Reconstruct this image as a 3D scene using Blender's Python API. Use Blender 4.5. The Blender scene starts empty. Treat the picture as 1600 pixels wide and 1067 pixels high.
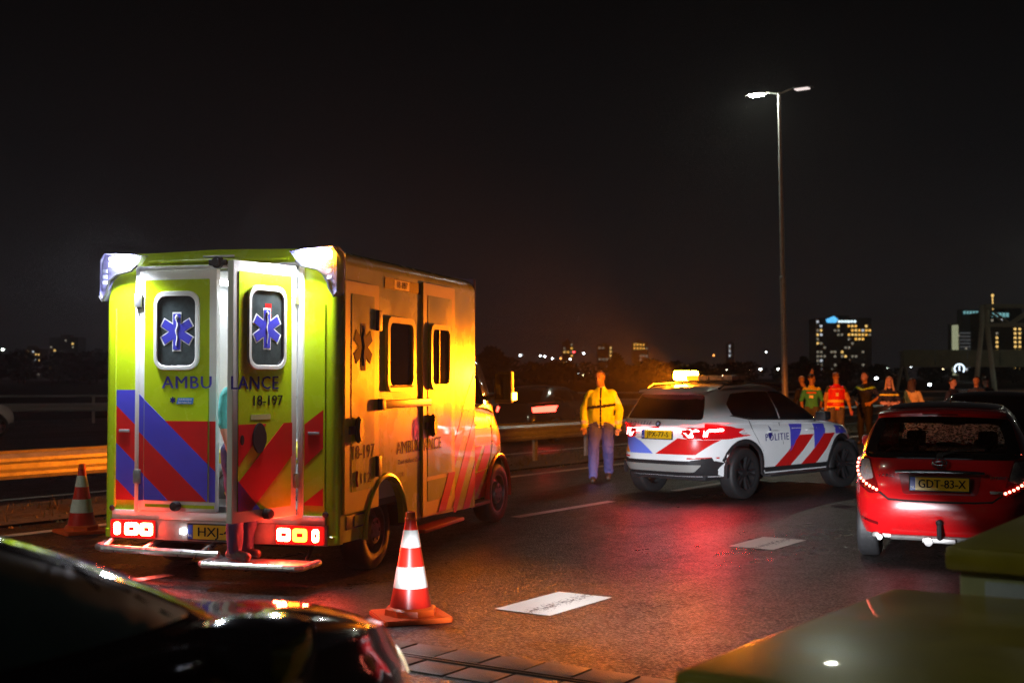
import bpy, bmesh, math, random
import numpy as np
from mathutils import Vector, Matrix
from mathutils.bvhtree import BVHTree
random.seed(7)
R = math.radians
sc = bpy.context.scene
COL = sc.collection

# ------------------------------------------------------------------ camera
cam_d = bpy.data.cameras.new('camera')
cam = bpy.data.objects.new('camera', cam_d); COL.objects.link(cam)
cam.location = (0, 0, 1.7)
cam.rotation_euler = (R(90 + 1.655), 0, 0)
cam_d.sensor_width = 36; cam_d.lens = 43.99
cam_d.clip_start = 0.05; cam_d.clip_end = 6000
cam_d.dof.use_dof = True; cam_d.dof.focus_distance = 11.0; cam_d.dof.aperture_fstop = 2.4
cam_d.dof.aperture_blades = 0
sc.camera = cam
# ------------------------------------------------------------------ night sky
w = bpy.data.worlds.new('World'); sc.world = w; w.use_nodes = True
nt = w.node_tree; bgn = nt.nodes['Background']
tc = nt.nodes.new('ShaderNodeTexCoord'); sx = nt.nodes.new('ShaderNodeSeparateXYZ')
rp = nt.nodes.new('ShaderNodeValToRGB')
nt.links.new(tc.outputs['Generated'], sx.inputs[0]); nt.links.new(sx.outputs['Z'], rp.inputs[0])
e = rp.color_ramp.elements
e[0].position = 0.0; e[0].color = (.0112, .0106, .0122, 1)
e[1].position = .30; e[1].color = (.0017, .0018, .0020, 1)
q = e.new(.09); q.color = (.0076, .0070, .0078, 1)
q = e.new(.17); q.color = (.0042, .0042, .0047, 1)
nt.links.new(rp.outputs[0], bgn.inputs[0]); bgn.inputs[1].default_value = 1.0
# weak sun added as faint ambient night glow
sd = bpy.data.lights.new('fill_sun', 'SUN'); sd.energy = .012; sd.angle = R(12); sd.color = (.85, .9, 1)
so = bpy.data.objects.new('fill_sun', sd); COL.objects.link(so); so.rotation_euler = (R(38), 0, R(-35))
sc.view_settings.view_transform = 'Standard'; sc.view_settings.look = 'None'
sc.view_settings.exposure = 0.0; sc.view_settings.gamma = 1.0
sc.render.engine = 'CYCLES'
cy = sc.cycles
cy.use_denoising = True
try: cy.denoiser = 'OPENIMAGEDENOISE'
except Exception: pass
cy.denoising_prefilter = 'NONE'
cy.max_bounces = 7; cy.diffuse_bounces = 2; cy.glossy_bounces = 4; cy.transmission_bounces = 5
cy.transparent_max_bounces = 8; cy.sample_clamp_indirect = 6.0; cy.sample_clamp_direct = 0
cy.caustics_reflective = False; cy.caustics_refractive = False; cy.blur_glossy = 0.6
cy.use_adaptive_sampling = True; cy.adaptive_threshold = 0.012

# ------------------------------------------------------------------ helpers
def tag(o, label=None, cat=None, group=None, kind=None):
    if label: o['label'] = label
    if cat: o['category'] = cat
    if group: o['group'] = group
    if kind: o['kind'] = kind
    return o
def empty(name, loc=(0, 0, 0), rz=0, parent=None):
    o = bpy.data.objects.new(name, None); COL.objects.link(o)
    o.location = loc; o.rotation_euler = (0, 0, rz); o.parent = parent; o.empty_display_size = .1
    return o
def link(name, me, parent=None, loc=None, rz=None):
    o = bpy.data.objects.new(name, me); COL.objects.link(o); o.parent = parent
    if loc is not None: o.location = loc
    if rz is not None: o.rotation_euler = (0, 0, rz)
    return o
def mesh_of(name, bm, mats, smooth=28, free=True):
    bmesh.ops.recalc_face_normals(bm, faces=bm.faces)
    me = bpy.data.meshes.new(name); bm.to_mesh(me)
    if free: bm.free()
    for m in (mats if isinstance(mats, (list, tuple)) else [mats]): me.materials.append(m)
    if smooth:
        me.polygons.foreach_set('use_smooth', [True] * len(me.polygons))
        me.set_sharp_from_angle(angle=R(smooth))
    return me
def obj(name, bm, mats, parent=None, smooth=28, loc=None, rz=None):
    return link(name, mesh_of(name, bm, mats, smooth), parent, loc, rz)
def copy_tree(o, parent=None):
    c = o.copy(); COL.objects.link(c); c.parent = parent
    for ch in list(o.children): copy_tree(ch, c)
    return c
def B(): return bmesh.new()
def bx(bm, lo, hi, bev=0.0, mi=0, M=None):
    vs = [bm.verts.new((x, y, z)) for x in (lo[0], hi[0]) for y in (lo[1], hi[1]) for z in (lo[2], hi[2])]
    fs = [bm.faces.new([vs[i] for i in q]) for q in ((0, 1, 3, 2), (4, 6, 7, 5), (0, 4, 5, 1), (2, 3, 7, 6), (0, 2, 6, 4), (1, 5, 7, 3))]
    for f in fs: f.material_index = mi
    if M is not None:
        for v in vs: v.co = M @ v.co
    if bev > 0:
        es = list({e for f in fs for e in f.edges})
        bmesh.ops.bevel(bm, geom=es, offset=bev, segments=2, affect='EDGES', profile=.6)
    return bm
def loft(bm, rings, closed=True, caps=True, mi=0):
    vr = [[bm.verts.new(p) for p in r] for r in rings]
    n = len(rings[0])
    for a, b in zip(vr[:-1], vr[1:]):
        for i in range(n if closed else n - 1):
            j = (i + 1) % n
            try: bm.faces.new((a[i], a[j], b[j], b[i])).material_index = mi
            except ValueError: pass
    if caps and closed:
        for r in (vr[0], vr[-1]):
            try: bm.faces.new(r).material_index = mi
            except ValueError: pass
    return vr
def tube(bm, pts, r, n=8, caps=True, mi=0):
    pts = [Vector(p) for p in pts]; rings = []
    rs = r if isinstance(r, (list, tuple)) else [r] * len(pts)
    up = None
    for i, p in enumerate(pts):
        d = (pts[min(i + 1, len(pts) - 1)] - pts[max(i - 1, 0)]).normalized()
        a = d.cross(Vector((0, 0, 1)) if abs(d.z) < .9 else Vector((1, 0, 0))).normalized() if up is None else (up - d * up.dot(d)).normalized()
        up = a; b = d.cross(a)
        rings.append([p + (a * math.cos(2 * math.pi * k / n) + b * math.sin(2 * math.pi * k / n)) * rs[i] for k in range(n)])
    loft(bm, rings, True, caps, mi); return bm
def lathe(bm, prof, n=24, M=None, mi=0, caps=True):
    M = M or Matrix()
    loft(bm, [[M @ Vector((r * math.cos(2 * math.pi * k / n), r * math.sin(2 * math.pi * k / n), z)) for k in range(n)] for r, z in prof], True, caps, mi); return bm
def prism(bm, pts, a, b, axis='x', bev=0, mi=0):
    """polygon in the plane normal to axis, between a and b"""
    def P(u, v, h): return {'x': (h, u, v), 'y': (u, h, v), 'z': (u, v, h)}[axis]
    v0 = [bm.verts.new(P(u, v, a)) for u, v in pts]; v1 = [bm.verts.new(P(u, v, b)) for u, v in pts]
    n = len(pts); fs = [bm.faces.new(v0), bm.faces.new(v1)]
    for i in range(n): fs.append(bm.faces.new((v0[i], v0[(i + 1) % n], v1[(i + 1) % n], v1[i])))
    for f in fs: f.material_index = mi
    if bev: bmesh.ops.bevel(bm, geom=list({e for f in fs[:2] for e in f.edges}), offset=bev, segments=2, affect='EDGES')
    bm.normal_update(); bmesh.ops.triangulate(bm, faces=[f for f in bm.faces if len(f.verts) > 4])
    return bm
def rrect(x0, x1, y0, y1, r, s=4):
    o = []
    for cx, cy_, a0 in ((x1 - r, y1 - r, 0), (x0 + r, y1 - r, 90), (x0 + r, y0 + r, 180), (x1 - r, y0 + r, 270)):
        for k in range(s + 1):
            a = R(a0 + 90 * k / s); o.append((cx + r * math.cos(a), cy_ + r * math.sin(a)))
    return o
def rpoly(pts, r, s=3):
    """round every corner of a polygon"""
    o = []; n = len(pts)
    for i in range(n):
        p = Vector(pts[i]).to_2d(); a = (Vector(pts[i - 1]).to_2d() - p); b = (Vector(pts[(i + 1) % n]).to_2d() - p)
        rr = min(r, a.length * .45, b.length * .45)
        p0 = p + a.normalized() * rr; p1 = p + b.normalized() * rr
        for k in range(s + 1):
            t = k / s; q = p0 * (1 - t) ** 2 + p * 2 * t * (1 - t) + p1 * t * t; o.append((q.x, q.y))
    return o
def ringloop(bm, outer, inner, a, b, axis='x', mi=0):
    """frame between two outlines of equal point count"""
    def P(u, v, h): return {'x': (h, u, v), 'y': (u, h, v), 'z': (u, v, h)}[axis]
    rs = [[P(u, v, a) for u, v in outer], [P(u, v, b) for u, v in outer], [P(u, v, b) for u, v in inner], [P(u, v, a) for u, v in inner]]
    loft(bm, rs + [rs[0]], True, False, mi); bmesh.ops.remove_doubles(bm, verts=bm.verts, dist=1e-5); return bm
def clip(poly, a, b, c):
    """keep a*u+b*v<=c"""
    o = []
    for i in range(len(poly)):
        p, q_ = poly[i], poly[(i + 1) % len(poly)]
        dp, dq = a * p[0] + b * p[1] - c, a * q_[0] + b * q_[1] - c
        if dp <= 0: o.append(p)
        if (dp < 0 < dq) or (dq < 0 < dp):
            t = dp / (dp - dq); o.append((p[0] + (q_[0] - p[0]) * t, p[1] + (q_[1] - p[1]) * t))
    return o
def star6(cx, cz, Rr, a, sq=1.0):
    o = []
    for k in range(6):
        t = R(90 + 60 * k); d = (math.cos(t), math.sin(t)); n_ = (-d[1], d[0])
        o.append((d[0] * Rr + n_[0] * -a / 2, d[1] * Rr + n_[1] * -a / 2)); o.append((d[0] * Rr + n_[0] * a / 2, d[1] * Rr + n_[1] * a / 2))
        m = R(120 + 60 * k); o.append((math.cos(m) * a, math.sin(m) * a))
    return [(cx + x * sq, cz + z) for x, z in o]
def fan(bm, pts, a, b, axis='x'):
    def P(u, v, h): return {'x': (h, u, v), 'y': (u, h, v), 'z': (u, v, h)}[axis]
    n = len(pts); c = (sum(p[0] for p in pts) / n, sum(p[1] for p in pts) / n)
    for h in (a, b):
        r = [bm.verts.new(P(u, v, h)) for u, v in pts]; q_ = bm.verts.new(P(*c, h))
        for i in range(n): bm.faces.new((r[i], r[(i + 1) % n], q_))
    loft(bm, [[P(u, v, h) for u, v in pts] for h in (a, b)], True, False)
    bmesh.ops.remove_doubles(bm, verts=bm.verts, dist=1e-6); return bm
def snake(cx, cz, h):
    return [(cx + .028 * h * 2 * math.sin(k * 1.05) * (1 - k / 18), cz + h * (.5 - k / 14)) for k in range(15)]
_tc = {}
def text2d(s, size=1.0, bold=.0, sx=1.0, align='CENTER', space=1.0):
    """(verts, faces) of a lettering in the plane, centred"""
    cu = bpy.data.curves.new('lettering', 'FONT'); cu.body = s; cu.size = size; cu.offset = 0
    cu.align_x = 'CENTER'; cu.align_y = 'CENTER'; cu.resolution_u = 2; cu.space_character = space
    o = bpy.data.objects.new('lettering', cu); COL.objects.link(o)
    dg = bpy.context.evaluated_depsgraph_get()
    me = bpy.data.meshes.new_from_object(o.evaluated_get(dg))
    vs = [(v.co.x * sx, v.co.y) for v in me.vertices]; fs = [tuple(p.vertices) for p in me.polygons]
    bpy.data.objects.remove(o); bpy.data.curves.remove(cu); bpy.data.meshes.remove(me)
    return vs, fs
def text_obj(name, s, size, M, mat_, parent, bold=.015, sx=1.0, space=1.0, width=None, bvh=None, D=None, off=.004):
    """lettering laid with matrix M (local x right, y up) ; optionally thrown onto a surface"""
    vs, fs = text2d(s, size, bold, sx, space=space)
    if width:
        w0 = max(v[0] for v in vs) - min(v[0] for v in vs); k = width / w0; vs = [(x * k, y) for x, y in vs]
    bm = B(); sg = bold * size * .9
    for q_, dx in enumerate((-sg, 0, sg) if bold > .003 else (0,)):
        bv = []
        for x, y in vs:
            p = M @ Vector((x + dx, y, q_ * .0006))
            if bvh is not None:
                h = bvh.ray_cast(p - D * 2, D)
                if h[0] is not None: p = h[0] - D * (off + q_ * .0006)
            bv.append(bm.verts.new(p))
        for f in fs:
            try: bm.faces.new([bv[i] for i in f])
            except ValueError: pass
    me = bpy.data.meshes.new(name); bm.to_mesh(me); bm.free(); me.materials.append(mat_)
    return link(name, me, parent)
def frame(o, u, v):
    u, v = Vector(u).normalized(), Vector(v).normalized(); n = u.cross(v)
    return Matrix(((u.x, v.x, n.x, o[0]), (u.y, v.y, n.y, o[1]), (u.z, v.z, n.z, o[2]), (0, 0, 0, 1)))
def decal(name, poly, M, bvh, mat_, parent, off=.004, res=.08, skirt=True, smooth=30, hole=None):
    """a thin plate cut to poly (in plane M) and pressed on the body shell along -M.z"""
    D = -(M.to_3x3() @ Vector((0, 0, 1))).normalized()
    bm = B()
    if hole is None:
        bm.faces.new([bm.verts.new((u, v, 0)) for u, v in poly])
    else:
        n = len(poly); a = [bm.verts.new((u, v, 0)) for u, v in poly]; b = [bm.verts.new((u, v, 0)) for u, v in hole]
        for i in range(n): bm.faces.new((a[i], a[(i + 1) % n], b[(i + 1) % n], b[i]))
    bm.normal_update(); bmesh.ops.triangulate(bm, faces=bm.faces)
    for _ in range(7):
        es = [e for e in bm.edges if e.calc_length() > res]
        if not es: break
        bmesh.ops.subdivide_edges(bm, edges=es, cuts=1); bmesh.ops.triangulate(bm, faces=[f for f in bm.faces if len(f.verts) > 3])
    bed = [e for e in bm.edges if len(e.link_faces) == 1]
    base = {}
    for v in bm.verts:
        p = M @ v.co; h = bvh.ray_cast(p - D * 3, D)
        if h[0] is None: h = bvh.find_nearest(p)
        n = h[1] if h[1].dot(D) < 0 else -h[1]
        n = (n - D * .6).normalized()
        base[v] = h[0]; v.co = h[0] + n * off
    if skirt:
        cp = {}
        for e in bed:
            for v in e.verts:
                if v not in cp: cp[v] = bm.verts.new(base[v] + D * .002)
        for e in bed:
            a, b = e.verts
            try: bm.faces.new((a, b, cp[b], cp[a]))
            except ValueError: pass
    return obj(name, bm, mat_, parent, smooth)

# ------------------------------------------------------------------ materials
MATS = {}
def mat(name, col=(.5, .5, .5), rough=.5, metal=0., coat=0., emit=None, es=0., noise=0., nscale=8., bump=0., bscale=60., rvar=0., spec=.5, alpha=1.0, trans=0., ior=1.45, drops=0.):
    if name in MATS: return MATS[name]
    m = bpy.data.materials.new(name); m.use_nodes = True; MATS[name] = m
    t = m.node_tree; p = t.nodes['Principled BSDF']
    p.inputs['Base Color'].default_value = (*col, 1); p.inputs['Roughness'].default_value = rough
    p.inputs['Metallic'].default_value = metal; p.inputs['Coat Weight'].default_value = coat; p.inputs['Coat Roughness'].default_value = .04
    p.inputs['Specular IOR Level'].default_value = spec; p.inputs['Alpha'].default_value = alpha
    p.inputs['Transmission Weight'].default_value = trans; p.inputs['IOR'].default_value = ior
    if emit is not None:
        p.inputs['Emission Color'].default_value = (*emit, 1); p.inputs['Emission Strength'].default_value = es
    tcn = None
    def coord():
        nonlocal tcn
        if tcn is None: tcn = t.nodes.new('ShaderNodeTexCoord')
        return tcn.outputs['Object']
    if noise or rvar:
        n = t.nodes.new('ShaderNodeTexNoise'); n.inputs['Scale'].default_value = nscale; n.inputs['Detail'].default_value = 6; n.inputs['Roughness'].default_value = .62
        t.links.new(coord(), n.inputs['Vector'])
        if noise:
            mr = t.nodes.new('ShaderNodeMapRange'); mr.inputs[1].default_value = .3; mr.inputs[2].default_value = .7; mr.inputs[3].default_value = 1 - noise; mr.inputs[4].default_value = 1 + noise * .5
            t.links.new(n.outputs[0], mr.inputs[0])
            mx = t.nodes.new('ShaderNodeMix'); mx.data_type = 'RGBA'; mx.blend_type = 'MULTIPLY'; mx.inputs[0].default_value = 1; mx.inputs[6].default_value = (*col, 1)
            t.links.new(mr.outputs[0], mx.inputs[7]); t.links.new(mx.outputs[2], p.inputs['Base Color'])
        if rvar:
            m2 = t.nodes.new('ShaderNodeMapRange'); m2.inputs[1].default_value = .3; m2.inputs[2].default_value = .7; m2.inputs[3].default_value = max(.02, rough - rvar); m2.inputs[4].default_value = min(1, rough + rvar)
            t.links.new(n.outputs[0], m2.inputs[0]); t.links.new(m2.outputs[0], p.inputs['Roughness'])
    if bump or drops:
        bp = t.nodes.new('ShaderNodeBump'); bp.inputs['Strength'].default_value = bump or drops; bp.inputs['Distance'].default_value = .01
        if drops:
            vo = t.nodes.new('ShaderNodeTexVoronoi'); vo.inputs['Scale'].default_value = bscale
            mr = t.nodes.new('ShaderNodeMapRange'); mr.inputs[1].default_value = .32; mr.inputs[2].default_value = .0; mr.interpolation_type = 'SMOOTHSTEP'
            t.links.new(coord(), vo.inputs['Vector']); t.links.new(vo.outputs['Distance'], mr.inputs[0]); t.links.new(mr.outputs[0], bp.inputs['Height'])
        else:
            n2 = t.nodes.new('ShaderNodeTexNoise'); n2.inputs['Scale'].default_value = bscale; n2.inputs['Detail'].default_value = 4
            t.links.new(coord(), n2.inputs['Vector']); t.links.new(n2.outputs[0], bp.inputs['Height'])
        t.links.new(bp.outputs[0], p.inputs['Normal'])
    return m
def emis(name, col, s):
    return mat(name, (.02, .02, .02), .4, emit=col, es=s)

AMBY = mat('ambulance_yellow', (.48, .64, .008), .26, coat=.6, noise=.10, nscale=2.2, rvar=.06, drops=.05, bscale=90)
AMBW = mat('door_frame_paint', (.78, .78, .74), .32, coat=.3, noise=.05, nscale=5)
SIDEFRAME = mat('compartment_frame_yellow', (.80, .74, .05), .3, coat=.4, noise=.06, nscale=5)
LRED = mat('livery_red', (.62, .012, .012), .3, coat=.4, noise=.10, nscale=3)
LBLUE = mat('livery_blue', (.075, .07, .60), .3, coat=.4, noise=.08, nscale=3)
LORANGE = mat('livery_orange', (.80, .25, .01), .3, coat=.4)
INKBLUE = mat('lettering_blue', (.012, .012, .16), .7, spec=.12)
INKBLK = mat('lettering_black', (.010, .010, .012), .7, spec=.12)
INKWHT = mat('lettering_white', (.82, .82, .82), .4)
PWHITE = mat('police_white', (.80, .81, .82), .22, coat=.7, noise=.06, nscale=2.5, drops=.04, bscale=110)
CARRED = mat('candy_red_paint', (.62, .007, .010), .24, coat=.9, noise=.08, nscale=2.5, drops=.05, bscale=100)
CARBLK = mat('black_car_paint', (.006, .006, .008), .12, coat=1., noise=.2, nscale=3)
CARGRY = mat('dark_grey_car_paint', (.05, .05, .055), .22, coat=.8)
GLASSD = mat('dark_tinted_glass', (.010, .011, .013), .04, spec=.6)
GLASSW = mat('frosted_ambulance_glass', (.05, .065, .065), .16, noise=.3, nscale=14, spec=.6)
PLAST = mat('black_plastic', (.018, .018, .02), .5, noise=.2, nscale=20, bump=.15, bscale=300)
RUBBER = mat('rubber', (.014, .014, .015), .75, noise=.25, nscale=30)
TYRE = mat('wet_tyre', (.016, .016, .017), .55, noise=.3, nscale=25, bump=.25, bscale=120)
RIM = mat('alloy_rim', (.30, .30, .31), .32, metal=.9, noise=.15, nscale=20)
RIMD = mat('dark_alloy_rim', (.06, .06, .065), .35, metal=.8)
STEELR = mat('steel_rim', (.16, .16, .17), .42, metal=.7, noise=.3, nscale=12)
CHROME = mat('chrome', (.75, .75, .77), .12, metal=1.)
ALU = mat('aluminium', (.62, .62, .63), .32, metal=.9, noise=.12, nscale=18, rvar=.08)
GALV = mat('galvanised_steel', (.58, .59, .59), .45, metal=.25, noise=.22, nscale=7, rvar=.12)
PLATEY = mat('plate_yellow', (.74, .42, .006), .35, coat=.3)
PLATEB = mat('plate_blue', (.03, .06, .40), .35)
PAINTW = None
HALOG = emis('lamp_white_led', (.80, .86, 1.0), 60)
# ------------------------------------------------------------------ ground, road
ROADZ = R(56)                       # road runs 34 degrees right of the camera axis
def RW(t, n, z=0): return Vector((t * .5592 + n * .8290, t * .8290 - n * .5592, z))
def road_mat():
    m = bpy.data.materials.new('wet_asphalt'); m.use_nodes = True; t = m.node_tree; p = t.nodes['Principled BSDF']
    L_ = t.links.new; N = t.nodes.new
    tc_ = N('ShaderNodeTexCoord'); co = tc_.outputs['Object']
    def noise(s, d=5, r=.6, sc_=None):
        n = N('ShaderNodeTexNoise'); n.inputs['Scale'].default_value = s; n.inputs['Detail'].default_value = d; n.inputs['Roughness'].default_value = r
        if sc_:
            mp = N('ShaderNodeMapping'); mp.inputs['Scale'].default_value = sc_; L_(co, mp.inputs[0]); L_(mp.outputs[0], n.inputs['Vector'])
        else: L_(co, n.inputs['Vector'])
        return n.outputs[0]
    def rng(src, a, b, c, d):
        r = N('ShaderNodeMapRange'); r.inputs[1].default_value = a; r.inputs[2].default_value = b; r.inputs[3].default_value = c; r.inputs[4].default_value = d; L_(src, r.inputs[0]); return r.outputs[0]
    def mth(op, a, b):
        x = N('ShaderNodeMath'); x.operation = op
        for i, s in enumerate((a, b)):
            if isinstance(s, (int, float)): x.inputs[i].default_value = s
            else: L_(s, x.inputs[i])
        return x.outputs[0]
    grain = noise(60, 4, .75); big = noise(.55, 5, .6, (.35, 1.3, 1)); mid = noise(5, 4)
    vo = N('ShaderNodeTexVoronoi'); vo.inputs['Scale'].default_value = 38; L_(co, vo.inputs['Vector'])
    stone = rng(vo.outputs['Distance'], .0, .75, 1, 0)
    g = mth('ADD', mth('MULTIPLY', rng(grain, .25, .75, 0, 1), .5), mth('MULTIPLY', stone, .5))
    ramp = N('ShaderNodeValToRGB'); L_(g, ramp.inputs[0])
    ramp.color_ramp.elements[0].position = .3; ramp.color_ramp.elements[0].color = (.007, .0065, .006, 1)
    ramp.color_ramp.elements[1].position = .78; ramp.color_ramp.elements[1].color = (.17, .15, .13, 1); q_ = ramp.color_ramp.elements.new(.56); q_.color = (.030, .026, .023, 1)
    L_(ramp.outputs[0], p.inputs['Base Color'])
    rough = mth('ADD', rng(big, .30, .72, .25, .46), mth('MULTIPLY', rng(mid, .3, .7, -.5, .5), .10))
    L_(rough, p.inputs['Roughness'])
    L_(rng(g, .25, .75, .12, .80), p.inputs['Specular IOR Level']); p.inputs['Coat Weight'].default_value = .14; p.inputs['Coat Roughness'].default_value = .24; p.inputs['Coat IOR'].default_value = 1.33
    bp = N('ShaderNodeBump'); bp.inputs['Strength'].default_value = .9; bp.inputs['Distance'].default_value = .010
    L_(g, bp.inputs['Height']); L_(bp.outputs[0], p.inputs['Normal']); b2_ = N('ShaderNodeBump'); b2_.inputs['Strength'].default_value = .45; b2_.inputs['Distance'].default_value = .008; L_(g, b2_.inputs['Height']); L_(b2_.outputs[0], p.inputs['Coat Normal'])
    return m
ASPH = road_mat()
def sheet(name, t0, t1, n0, n1, z, mat_, parent=None, div=1):
    bm = B()
    vs = [bm.verts.new((t0 + (t1 - t0) * i / div, -n, z)) for i in range(div + 1) for n in (n0, n1)]
    for i in range(div): bm.faces.new((vs[2 * i], vs[2 * i + 1], vs[2 * i + 3], vs[2 * i + 2]))
    o = obj(name, bm, mat_, parent, 0)
    if parent is None: o.rotation_euler = (0, 0, ROADZ)
    return o
DIRT = mat('dark_land', (.012, .013, .010), .9, noise=.5, nscale=.05, spec=.2)
VERGE = mat('verge_gravel', (.16, .125, .085), .8, noise=.6, nscale=14, bump=.9, bscale=40)
bm = B(); s_ = 5200
bm.faces.new([bm.verts.new(p) for p in ((-s_, -s_, -.02), (s_, -s_, -.02), (s_, s_, -.02), (-s_, s_, -.02))])
tag(obj('ground', bm, DIRT, None, 0), kind='structure')
road = tag(sheet('road', -40, 420, -12.75, 9, 0, ASPH, None, 12), kind='structure')
road2 = tag(sheet('opposite_road', -90, 420, -44, -14.75, -.002, ASPH, None, 12), kind='structure')
tag(sheet('verge', -40, 420, -14.76, -12.74, .03, VERGE, None, 40), kind='structure')
# loose stones and tufts along the verge
bm = B()
for k in range(1700):
    t = random.uniform(-2, 60); n = random.uniform(-14.7, -12.6) if random.random() < .8 else -12.75 + abs(random.gauss(0, .15)); s = random.uniform(.008, .03)
    M = Matrix.Translation((t, -n, .03 if n < -12.74 else .0)) @ Matrix.Rotation(random.uniform(0, 3), 4, 'Z')
    vs = [bm.verts.new(M @ Vector(p)) for p in ((s, 0, 0), (-s * .6, s * .8, 0), (-s * .5, -s * .9, 0), (random.uniform(-.3, .3) * s, 0, s * 1.1))]
    for q in ((0, 1, 3), (1, 2, 3), (2, 0, 3)): bm.faces.new([vs[i] for i in q])
for k in range(900):
    t = random.uniform(0, 60); n = random.uniform(-14.6, -13.0); h = random.uniform(.05, .16)
    for j in range(4):
        a = random.uniform(0, 6.3); d = Vector((math.cos(a), math.sin(a), 0)); p = Vector((t, -n, .03)) + d * .02
        sd_ = Vector((-d.y, d.x, 0)) * .006
        bm.faces.new([bm.verts.new(x) for x in (p - sd_, p + sd_, p + d * h * .5 + Vector((0, 0, h)))])
o = obj('verge_litter', bm, mat('dry_grass', (.20, .15, .06), .8, noise=.5, nscale=30), None, 0); o.rotation_euler = (0, 0, ROADZ)
tag(o, 'sparse dry grass and loose stones along the median under the guardrail', 'grass', kind='stuff')

def paint_mat(name, wear):
    m = bpy.data.materials.new(name); m.use_nodes = True; t = m.node_tree; p = t.nodes['Principled BSDF']
    N = t.nodes.new; L_ = t.links.new
    tc_ = N('ShaderNodeTexCoord'); n = N('ShaderNodeTexNoise'); n.inputs['Scale'].default_value = 34; n.inputs['Detail'].default_value = 8; n.inputs['Roughness'].default_value = .75
    n2 = N('ShaderNodeTexNoise'); n2.inputs['Scale'].default_value = 3.2; n2.inputs['Detail'].default_value = 2
    L_(tc_.outputs['Object'], n.inputs['Vector']); L_(tc_.outputs['Object'], n2.inputs['Vector'])
    if wear < .9:
        sp_ = N('ShaderNodeSeparateXYZ'); L_(tc_.outputs['Object'], sp_.inputs[0]); d_ = N('ShaderNodeMath'); d_.operation = 'SUBTRACT'; d_.inputs[1].default_value = 5.0; L_(sp_.outputs['Y'], d_.inputs[0])
        d2 = N('ShaderNodeMath'); d2.operation = 'ABSOLUTE'; L_(d_.outputs[0], d2.inputs[0]); n2 = N('ShaderNodeMapRange'); n2.inputs[1].default_value = .17; n2.inputs[2].default_value = .02; n2.inputs[3].default_value = 0; n2.inputs[4].default_value = .24; L_(d2.outputs[0], n2.inputs[0])
    a = N('ShaderNodeMath'); a.operation = 'MULTIPLY_ADD'; a.inputs[1].default_value = .9; L_(n2.outputs[0], a.inputs[0]); L_(n.outputs[0], a.inputs[2])
    r = N('ShaderNodeValToRGB'); L_(a.outputs[0], r.inputs[0])
    r.color_ramp.elements[0].position = wear; r.color_ramp.elements[0].color = (.66, .64, .58, 1)
    r.color_ramp.elements[1].position = wear + .035; r.color_ramp.elements[1].color = (.03, .03, .03, 1)
    L_(r.outputs[0], p.inputs['Base Color']); p.inputs['Roughness'].default_value = .5
    b = N('ShaderNodeBump'); b.inputs['Strength'].default_value = .3; b.inputs['Distance'].default_value = .003; L_(n.outputs[0], b.inputs['Height']); L_(b.outputs[0], p.inputs['Normal'])
    return m
PW1 = paint_mat('road_paint_white', 1.10); PW2 = paint_mat('worn_block_paint', .71)
sheet('edge_line', -30, 300, -12.13, -11.95, .004, PW1, road, 1)
for a, b in ((-2.6, .4), (4.3, 7.35), (12.7, 15.1), (17.0, 19.6), (27, 30), (39, 42), (51, 54)):
    sheet('lane_dash', a, b, -8.60, -8.45, .004, PW1, road)
for k in range(-1, 12):
    sheet('lane_block', 7.6 + 4.13 * k, 8.5 + 4.13 * k, -5.28, -4.80, .004, PW2, road)
for n in (-15.6, -19.4, -23.2):
    if n == -15.6: sheet('edge_line', -60, 300, n - .09, n + .09, .003, PW1, road2)
    else:
        for k in range(-4, 16): sheet('lane_dash', 12 * k, 12 * k + 3, n - .07, n + .07, .003, PW1, road2)
# ---- bridge expansion joint across the carriageway
JB = [mat('joint_concrete_%d' % k, c, .42, noise=.35, nscale=16, bump=.4, bscale=90) for k, c in enumerate(((.075, .066, .058), (.06, .055, .05), (.085, .073, .063)))]
jt = empty('expansion_joint', RW(6.12, 0), ROADZ + R(1.2)); tag(jt, kind='structure')
jbs = []
for k in range(6):
    bm = B(); bx(bm, (0, 0, -.05), (.26 + random.uniform(-.006, .006), .30 + random.uniform(-.004, .004), .012), .006)
    jbs.append(mesh_of('joint_block', bm, JB[k % 3]))
for i in range(45):
    for s in (0, 1):
        o = link('joint_block', jbs[random.randrange(6)], jt, (.045 if s else -.045 - .26, 12.3 - i * .318, random.uniform(-.003, .002)))
bm = B(); bx(bm, (-.032, -2, -.05), (-.012, 12.7, .016), .004); bx(bm, (.012, -2, -.05), (.032, 12.7, .016), .004)
obj('joint_rail', bm, mat('joint_steel', (.10, .09, .085), .3, metal=.85, noise=.3, nscale=10), jt)
bm = B(); bx(bm, (-.012, -2, -.05), (.012, 12.7, .004)); obj('joint_seal', bm, RUBBER, jt)

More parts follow.
